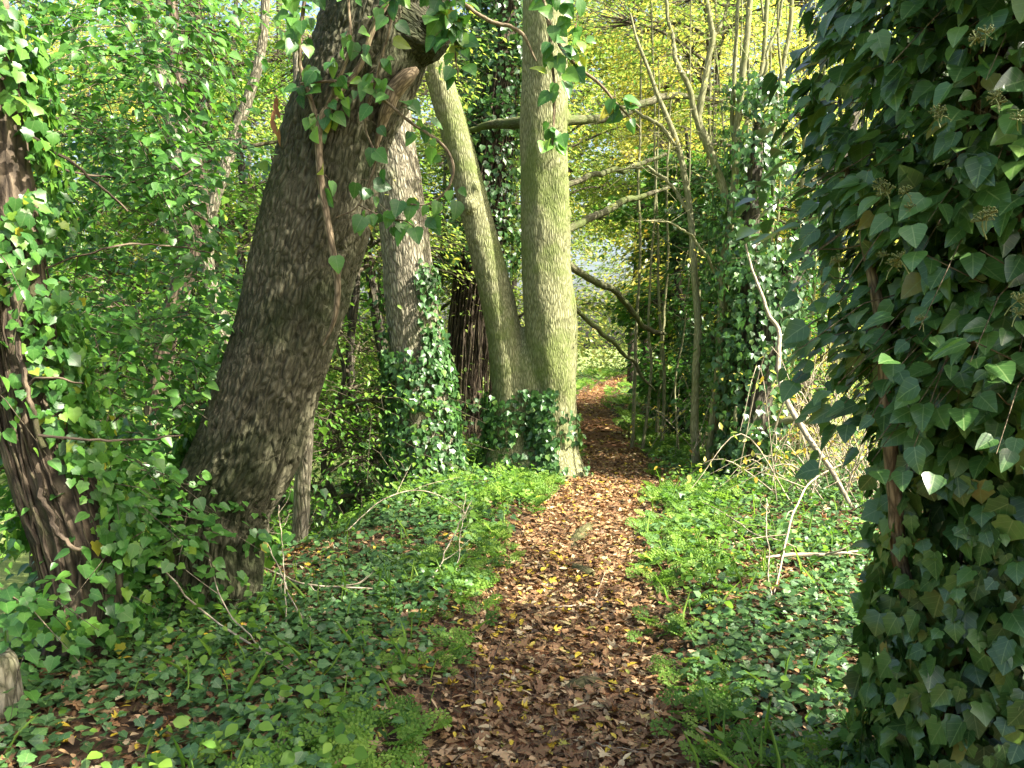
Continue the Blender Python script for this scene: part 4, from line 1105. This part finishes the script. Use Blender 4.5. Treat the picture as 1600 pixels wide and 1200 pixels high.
# far wood
mb = MB()
n_ = 19000
a = rng.random(n_) * 1.7 - .85
R_ = 32 + 38 * rng.random(n_) ** .8
x = np.sin(a) * R_; y = np.cos(a) * R_
z = height(x, y) + .3 + (R_ * .48) * rng.random(n_) ** 1.25
ok = ~((np.abs(x - pathx(y)) < 1.6) & (z < height(x, y) + 3.0) & (y < 38)) & (fbm(np.stack([x * .25, y * .25, z * .3], -1), 3, 91) > .38)
C = np.stack([x, y, z], -1)[ok]; k = len(C)
o = gauss(k); o[:, 2] *= .3
clr = np.clip(vnoise(C * .14, 5) * 1.3 - .15, 0, 1)
sprays(mb, C, o, 1.2 + 1.4 * rng.random(k), 16, .27, DIAM, rnd0=clr, wood=.012, width=.4, flat=.5)
for q in range(70):
    a_ = rng.random() * 1.6 - .8; R0 = 30 + 35 * rng.random()
    x_, y_ = math.sin(a_) * R0, math.cos(a_) * R0
    if abs(x_ - pathx(y_)) < 1.8: continue
    z_ = float(height(x_, y_)); hh = 14 + 8 * rng.random(); w_ = .10 + .14 * rng.random()
    S = spline(np.array([[x_, y_, z_ - .3, w_ * 1.3], [x_ + rng.normal() * .3, y_, z_ + hh * .4, w_], [x_ + rng.normal() * .7, y_, z_ + hh, w_ * .3]]), 10)
    tube(mb, S[:, :3], S[:, 3], 7, 1)
M_FAR = leaf_mat('leaf_far', [(0, (.07, .13, .04)), (.4, (.17, .24, .07)), (.75, (.34, .34, .10)), (1, (.52, .40, .10))], trans=.5)
tag(mb.build('far_wood', [M_FAR, M_BARK_DARK]), 'far-off woodland of green and yellow foliage beyond the bend', 'woodland', kind='stuff')

# ================================================================== M: ivy column tree at right edge
root = thing('ivy_column_tree', 'tree smothered in big dark ivy leaves filling the right edge close by', 'tree', (1.78, 2.55, float(height(1.78, 2.55))))
bx, by, bz = root.location
P = np.array([[bx - .02, by, bz - .3, .42], [bx, by, bz + .1, .33], [bx + .02, by, bz + .8, .27], [bx + .0, by, bz + 1.8, .25], [bx - .05, by, bz + 3.0, .23], [bx, by, bz + 4.5, .2], [bx, by, bz + 6.5, .15]])
S = spline(P, 120)
mb = MB(); VM, dM, sM = tube(mb, S[:, :3], S[:, 3], 60, 0, disp=lambda th, s, r: .06 * (fbm(np.stack([np.cos(th) * 1.6, np.sin(th) * 1.6, s * 1.3], -1), 4, 96) - .5))
part(mb, 'trunk', M_BARK_BROWN, root)
mb = MB()
twig(mb, [(1440, 1300, 2.7, 30), (1425, 1000, 2.65, 26), (1404, 860, 2.55, 24), (1396, 760, 2.48, 22), (1389, 660, 2.46, 22), (1383, 560, 2.46, 21), (1372, 480, 2.5, 18), (1350, 380, 2.55, 13), (1320, 250, 2.6, 8)], 60, 12, 0, wob=.02, seed=1)
for k in range(46):
    a0 = math.pi * 1.25 + rng.normal() * .9
    i0 = int(rng.random() * 40); idx = np.linspace(i0, min(118, i0 + 25 + rng.random() * 50), 24).astype(int)
    aa = a0 + np.cumsum(rng.normal(0, .07, 24)); rr = S[idx, 3] * 1.08 + .02 + .02 * np.abs(np.cumsum(rng.normal(0, .4, 24)))
    Cc = S[idx, :3] + np.stack([np.cos(aa) * rr, np.sin(aa) * rr, 0 * aa], -1)
    Cs = spline(np.column_stack([Cc, np.full(24, 1)]), 60)
    tube(mb, Cs[:, :3], np.linspace(1.2, .6, 60) * (.003 + .008 * rng.random() ** 2), 6, 0)
for k in range(90):     # woody flowering shoots pushing out to the left and to the camera
    z0 = 1.35 + 2.1 * rng.random()
    a0 = math.pi * 1.2 + rng.normal() * .7
    o = np.array([math.cos(a0), math.sin(a0), -.1 + .3 * rng.normal()])
    A0 = np.array([bx, by, bz + z0]) + o * .22
    L_ = .30 + .25 * rng.random()
    W = np.array([[*A0, .004], [*(A0 + o * L_ * .5 + [0, 0, .05] + gauss(1, .03)[0]), .003], [*(A0 + o * L_ * .75 + gauss(1, .04)[0]), .0026], [*(A0 + o * L_ + gauss(1, .05)[0]), .0014]])
    W = spline(W, 14); tube(mb, W[:, :3], W[:, 3], 5, 0)
part(mb, 'ivy_stem', M_VINE, root)
mb = MB()
# juvenile lobed leaves cloaking the lower trunk
n_ = 6500
a0 = math.pi * 1.25 + (rng.random(n_) * 2 - 1) * 1.75
zz = 1.75 * rng.random(n_)
keep = fbm(np.stack([np.cos(a0) * 3.2, np.sin(a0) * 3.2, zz * 3.2], -1), 3, 101) > .30
a0, zz = a0[keep], zz[keep]; k = len(a0)
prof = np.interp(zz, [0, .3, .9, 1.3, 1.75], [.68, .58, .55, .56, .60])
rr = prof - .34 * rng.random(k) ** 1.3
N = np.stack([np.cos(a0), np.sin(a0), 0 * a0], -1)
Pp = np.array([bx, by, bz]) + N * rr[:, None] + np.array([0, 0, 1.0]) * zz[:, None]
leaves(mb, Pp, np.array([0, 0, -1.0]) + N * .3 + gauss(k, .45), N + np.array([0, 0, .35]) + gauss(k, .48), .070 * (.45 + .9 * rng.random(k)), IVY5)
# leafy shoots leaning out of the mass to the left
n_ = 110
zz = np.concatenate([1.48 + .28 * rng.random(40), 1.9 + 1.5 * rng.random(70)])
a0 = math.pi * 1.12 + rng.normal(0, .45, n_)
o = np.stack([np.cos(a0), np.sin(a0), -.25 + .25 * rng.normal(size=n_)], -1)
C = np.array([bx, by, bz]) + np.stack([np.cos(a0), np.sin(a0), 0 * a0], -1) * .46 + np.array([0, 0, 1.0]) * zz[:, None]
sprays(mb, C, o, .22 + .34 * rng.random(n_), 10, .075, IVYA, droop=.35, flat=.45, width=.3, face=(-.2, -.5, .2), m=0, mt=1, wood=.003)
# adult leaves: overlapping sprays above
n_ = 15000
a0 = math.pi * 1.25 + (rng.random(n_) * 2 - 1) * 2.6
zz = 1.2 + 3.2 * rng.random(n_)
keep = fbm(np.stack([np.cos(a0) * 2.6, np.sin(a0) * 2.6, zz * 2.2], -1), 3, 102) > .28
a0, zz = a0[keep], zz[keep]; k = len(a0)
prof = np.interp(zz, [1.2, 1.5, 1.75, 2.0, 2.5, 3.2, 4.2], [.55, .62, .67, .73, .84, .92, .96]) * (.84 + .28 * vnoise(np.stack([np.cos(a0) * 4, np.sin(a0) * 4, zz * 3], -1), 6))
rr = prof * (1 - .65 * rng.random(k) ** 1.3)
N = np.stack([np.cos(a0), np.sin(a0), 0 * a0], -1)
Pp = np.array([bx, by, bz]) + N * rr[:, None] + np.array([0, 0, 1.0]) * zz[:, None]
leaves(mb, Pp, N * .7 + np.array([-.25, -.1, -.75]) + gauss(k, .38), N * .65 + np.array([-.1, -.15, .65]) + gauss(k, .42), 0.070 * (.45 + .95 * rng.random(k)), IVYA)
part(mb, 'ivy', [M_IVYC, M_VINE], root)
# unseen crown added above the frame, spread right to shade foreground and leaning trunk
mb = MB()
cl = [(bx + 1.2, by + .3, bz + 4.6, .9), (bx + 2.2, by + .8, bz + 5.2, 1.0), (bx + 3.0, by + 1.6, bz + 5.8, 1.0), (bx + 1.6, by + 1.6, bz + 5.6, 1.0), (bx + .6, by + .9, bz + 5.6, .9), (bx + 2.6, by - .3, bz + 4.4, .9),
      (bx + 3.6, by + .2, bz + 5.2, 1.0), (bx + 3.4, by + 2.4, bz + 6.6, 1.0), (bx + 2.2, by + 2.4, bz + 6.8, 1.0), (bx + 1.0, by + .2, bz + 6.6, .9)]
crown_clusters(mb, S[::10], cl, 26, 14, .10, IVYA, L=(.3, .7), limb_r=.05)
part(mb, 'crown', [M_IVY, M_TWIG], root)
# flower umbels
def umbel_mesh():
    mb = MB()
    hub = np.array([0, 0, .0])
    tube(mb, np.array([[0, 0, -.04], [.003, 0, -.02], [0, 0, 0]]), np.array([.0016, .0014, .0012]), 5, 0)
    o = nrm(gauss(34)); o[:, 2] = o[:, 2] * .6 + .35
    o = nrm(o)
    E = hub + o * (.017 + .004 * rng.random((34, 1)))
    thin_tubes(mb, np.repeat(hub[None], 34, 0), E * .5, E, .0008, .0007, m=0)
    for e in E:
        r = .0026
        Vv = e + r * np.array([[1, 0, 0], [-1, 0, 0], [0, 1, 0], [0, -1, 0], [0, 0, 1], [0, 0, -1]])
        Tt = [(0, 2, 4), (2, 1, 4), (1, 3, 4), (3, 0, 4), (2, 0, 5), (1, 2, 5), (3, 1, 5), (0, 3, 5)]
        mb.add(Vv, T=Tt, rnd=rng.random())
    return mb
proto = None
for (x_, y_) in ((1525, 60), (1540, 52), (1415, 300), (1470, 180), (1560, 160), (1590, 185), (1535, 345), (1422, 325), (1545, 335), (1590, 470), (1396, 415), (1440, 500), (1290, 425), (1310, 410), (1590, 490), (1375, 290), (1385, 300), (1405, 405), (1380, 400), (1465, 175), (1555, 152)):
    D_ = 1.5
    while D_ < 2.6:
        p_ = at(x_, y_, D_)
        if math.hypot(p_[0] - bx, p_[1] - by) < float(np.interp(p_[2] - bz, [1.2, 1.5, 1.75, 2.0, 2.5, 3.2], [.74, .80, .84, .88, .95, 1.0])): break
        D_ += .01
    p_ = p_ - np.array([bx, by, bz])
    if proto is None:
        proto = umbel_mesh().build('flower_umbel', M_FLOWER, root); o = proto
    else:
        o = proto.copy(); COL.objects.link(o); o.parent = root
    o.location = p_
    o.rotation_euler = (rng.normal() * .4, rng.normal() * .4 - .3, rng.random() * 6)
    s__ = .75 + .5 * rng.random(); o.scale = (s__,) * 3

# ================================================================== small things on the ground
# surface roots across the path
def ground_stick(name, label, cat, PP, mat, n=40, seg=8, lift=.0, wob=.03, seed=1, arch=0.0):
    """PP: (px, py on the ground, width px)"""
    W = []
    for (x_, y_, w, *hh) in PP:
        g_ = ground_at(x_, y_)
        r = w * .5 * g_[1] / F * (.45 if 'stick' in name or 'branch' in name or 'twig' in name else 1)
        W.append([g_[0], g_[1], g_[2] + lift + (hh[0] if hh else 0), r])
    S = spline(np.array(W), n)
    tt = np.arange(n)
    for k in range(3):
        S[:, k] += wob * (.4 if k == 2 else 1) * (fbm(np.stack([tt * .22, 0 * tt + seed * 3.3, 0 * tt + k * 17.], -1), 3, seed) - .5)
    mb = MB(); tube(mb, S[:, :3], np.maximum(S[:, 3], .0012), seg, 0, disp=lambda th, s, r: r * .3 * (fbm(np.stack([np.cos(th) * 2, np.sin(th) * 2, s * 14], -1), 3, seed) - .5))
    if 'root' not in name:
        for q in range(4 if n >= 40 else 2):
            i_ = int(n * (.25 + .65 * rng.random()))
            o_ = (S[min(i_ + 3, n - 1), :3] - S[max(i_ - 3, 0), :3]); o_ = o_ / max(np.linalg.norm(o_), 1e-6)
            L_ = (.08 + .22 * rng.random()) * (1 if S[0, 1] < 6 else 1.5)
            e_ = S[i_, :3] + (o_ + gauss(1, .6)[0] * np.array([1, 1, .5]) + np.array([0, 0, .15])) * L_
            e_[2] = max(e_[2], float(height(e_[0], e_[1])) + .02)
            m_ = (S[i_, :3] + e_) / 2 + gauss(1, .02)[0]
            W_ = spline(np.array([[*S[i_, :3], S[i_, 3] * .6], [*m_, S[i_, 3] * .45], [*e_, .0012]]), 12)
            tube(mb, W_[:, :3], np.maximum(W_[:, 3], .0011), 5, 0)
    o = mb.build(name, mat)
    return tag(o, label, cat)
ground_stick('tree_root', 'mossy root poking through the leaves halfway up the path', 'root', [(882, 874, 6), (898, 850, 26), (915, 830, 28), (938, 812, 6)], M_ROOT, lift=-.022, seed=3, wob=.02)
ground_stick('tree_root', 'dark knobbly root crossing the middle of the path', 'root', [(878, 884, 8), (900, 892, 22), (920, 902, 26), (940, 915, 8)], M_ROOT, lift=.0, seed=4, wob=.02)
ground_stick('tree_root', 'broad brown root in the path nearest the camera', 'root', [(868, 1092, 12), (895, 1080, 36), (930, 1074, 34), (955, 1078, 10)], M_ROOT, lift=-.005, seed=5, wob=.02)
ground_stick('fallen_twig', 'crooked brown twig lying at the left edge of the near path', 'twig', [(735, 1118, 8, .02), (745, 1085, 10, .03), (760, 1070, 8, .03), (785, 1068, 4, .02)], M_BARK_BROWN, seed=6)
ground_stick('fallen_twig', 'pale curved twig lying across the middle of the path', 'twig', [(850, 955, 5, .02), (895, 956, 7, .03), (920, 950, 6, .03), (936, 935, 4, .03)], M_DEAD, seed=7)
ground_stick('fallen_twig', 'thin twig in the leaves at the right of the near path', 'twig', [(922, 1168, 5, .02), (945, 1180, 5, .03), (975, 1183, 4, .02)], M_DEAD, seed=8)
ground_stick('fallen_stick', 'long pale dead stem sloping across the ivy below the leaning trunk', 'stick', [(172, 905, 5, .30), (230, 945, 6, .25), (290, 985, 7, .18), (345, 1015, 7, .12), (400, 1040, 7, .08), (455, 1060, 4, .05)], M_DEAD, seed=9, n=60)
ground_stick('fallen_stick', 'forked pale dead stem meeting the long one below the leaning trunk', 'stick', [(455, 1062, 3, .05), (400, 1040, 5, .10), (350, 1008, 5, .22), (330, 970, 4, .34), (315, 925, 2, .45)], M_DEAD, seed=10)
ground_stick('fallen_stick', 'pale broken stem in the nettles right of the leaning trunk foot', 'stick', [(410, 925, 3, .40), (440, 950, 5, .20), (470, 985, 5, .08), (490, 1000, 3, .03)], M_DEAD, seed=11)
ground_stick('fallen_stick', 'slim upright dead stem right of the leaning trunk foot', 'stick', [(447, 995, 4, .05), (445, 960, 4, .25), (440, 930, 3, .40), (437, 905, 2, .5)], M_DEAD, seed=12)
ground_stick('fallen_stick', 'long straw-coloured stem lying over the ivy bank toward the leaning trunk', 'stick', [(405, 920, 3, .15), (470, 935, 7, .10), (550, 940, 7, .08), (600, 932, 4, .05)], M_DEAD, seed=13)
ground_stick('fallen_stick', 'pale twiggy stem standing on the ivy bank left of the path', 'stick', [(672, 920, 5, .02), (690, 900, 5, .10), (715, 870, 4, .22), (738, 845, 2, .32)], M_DEAD, seed=14)
ground_stick('fallen_stick', 'thin bent stem arching over the far part of the ivy bank', 'stick', [(540, 850, 3, .1), (600, 815, 4, .2), (660, 800, 4, .2), (720, 812, 3, .1), (735, 840, 2, .02)], M_DEAD, seed=15)
ground_stick('fallen_stick', 'slender upright dead stalk on the bank near the path edge', 'stick', [(712, 905, 4, .02), (720, 880, 3, .2), (728, 850, 2, .4)], M_DEAD, seed=16)
ground_stick('fallen_branch', 'thick pale branch lying on sunlit ivy right of the path', 'branch', [(1195, 894, 8, .10), (1240, 890, 15, .10), (1290, 890, 14, .10), (1340, 884, 8, .10)], M_DEAD, seed=17)
ground_stick('fallen_branch', 'thin forked branch leaning over the sunlit ivy at right', 'branch', [(1330, 760, 4, .3), (1270, 800, 6, .3), (1240, 850, 7, .25), (1225, 890, 7, .12), (1210, 935, 4, .03)], M_DEAD, seed=18)
ground_stick('fallen_branch', 'curving straw-coloured branch on the ivy beside the right path edge', 'branch', [(1095, 800, 3, .1), (1140, 830, 5, .12), (1180, 860, 6, .12), (1215, 870, 5, .12), (1250, 868, 3, .05)], M_DEAD, seed=19)
ground_stick('fallen_branch', 'bare stalk standing in the ivy left of the thick pale branch', 'branch', [(1205, 960, 3, .03), (1200, 925, 4, .15), (1197, 890, 4, .3), (1195, 860, 2, .4)], M_DEAD, seed=20)
# stump at the left edge
g_ = ground_at(2, 1120)
mb = MB()
Sx = spline(np.array([[g_[0] - .05, g_[1], g_[2] - .15, .17], [g_[0] - .05, g_[1], g_[2] + .05, .13], [g_[0] - .06, g_[1], g_[2] + .22, .115], [g_[0] - .06, g_[1], g_[2] + .27, .09]]), 30)
tube(mb, Sx[:, :3], Sx[:, 3], 40, 0, disp=lump(44))
tag(mb.build('tree_stump', M_BARK_ASH), 'grey weathered stump at the lower left corner', 'stump')
print('verts', sum(len(m.vertices) for m in bpy.data.meshes), 'faces', sum(len(m.polygons) for m in bpy.data.meshes))
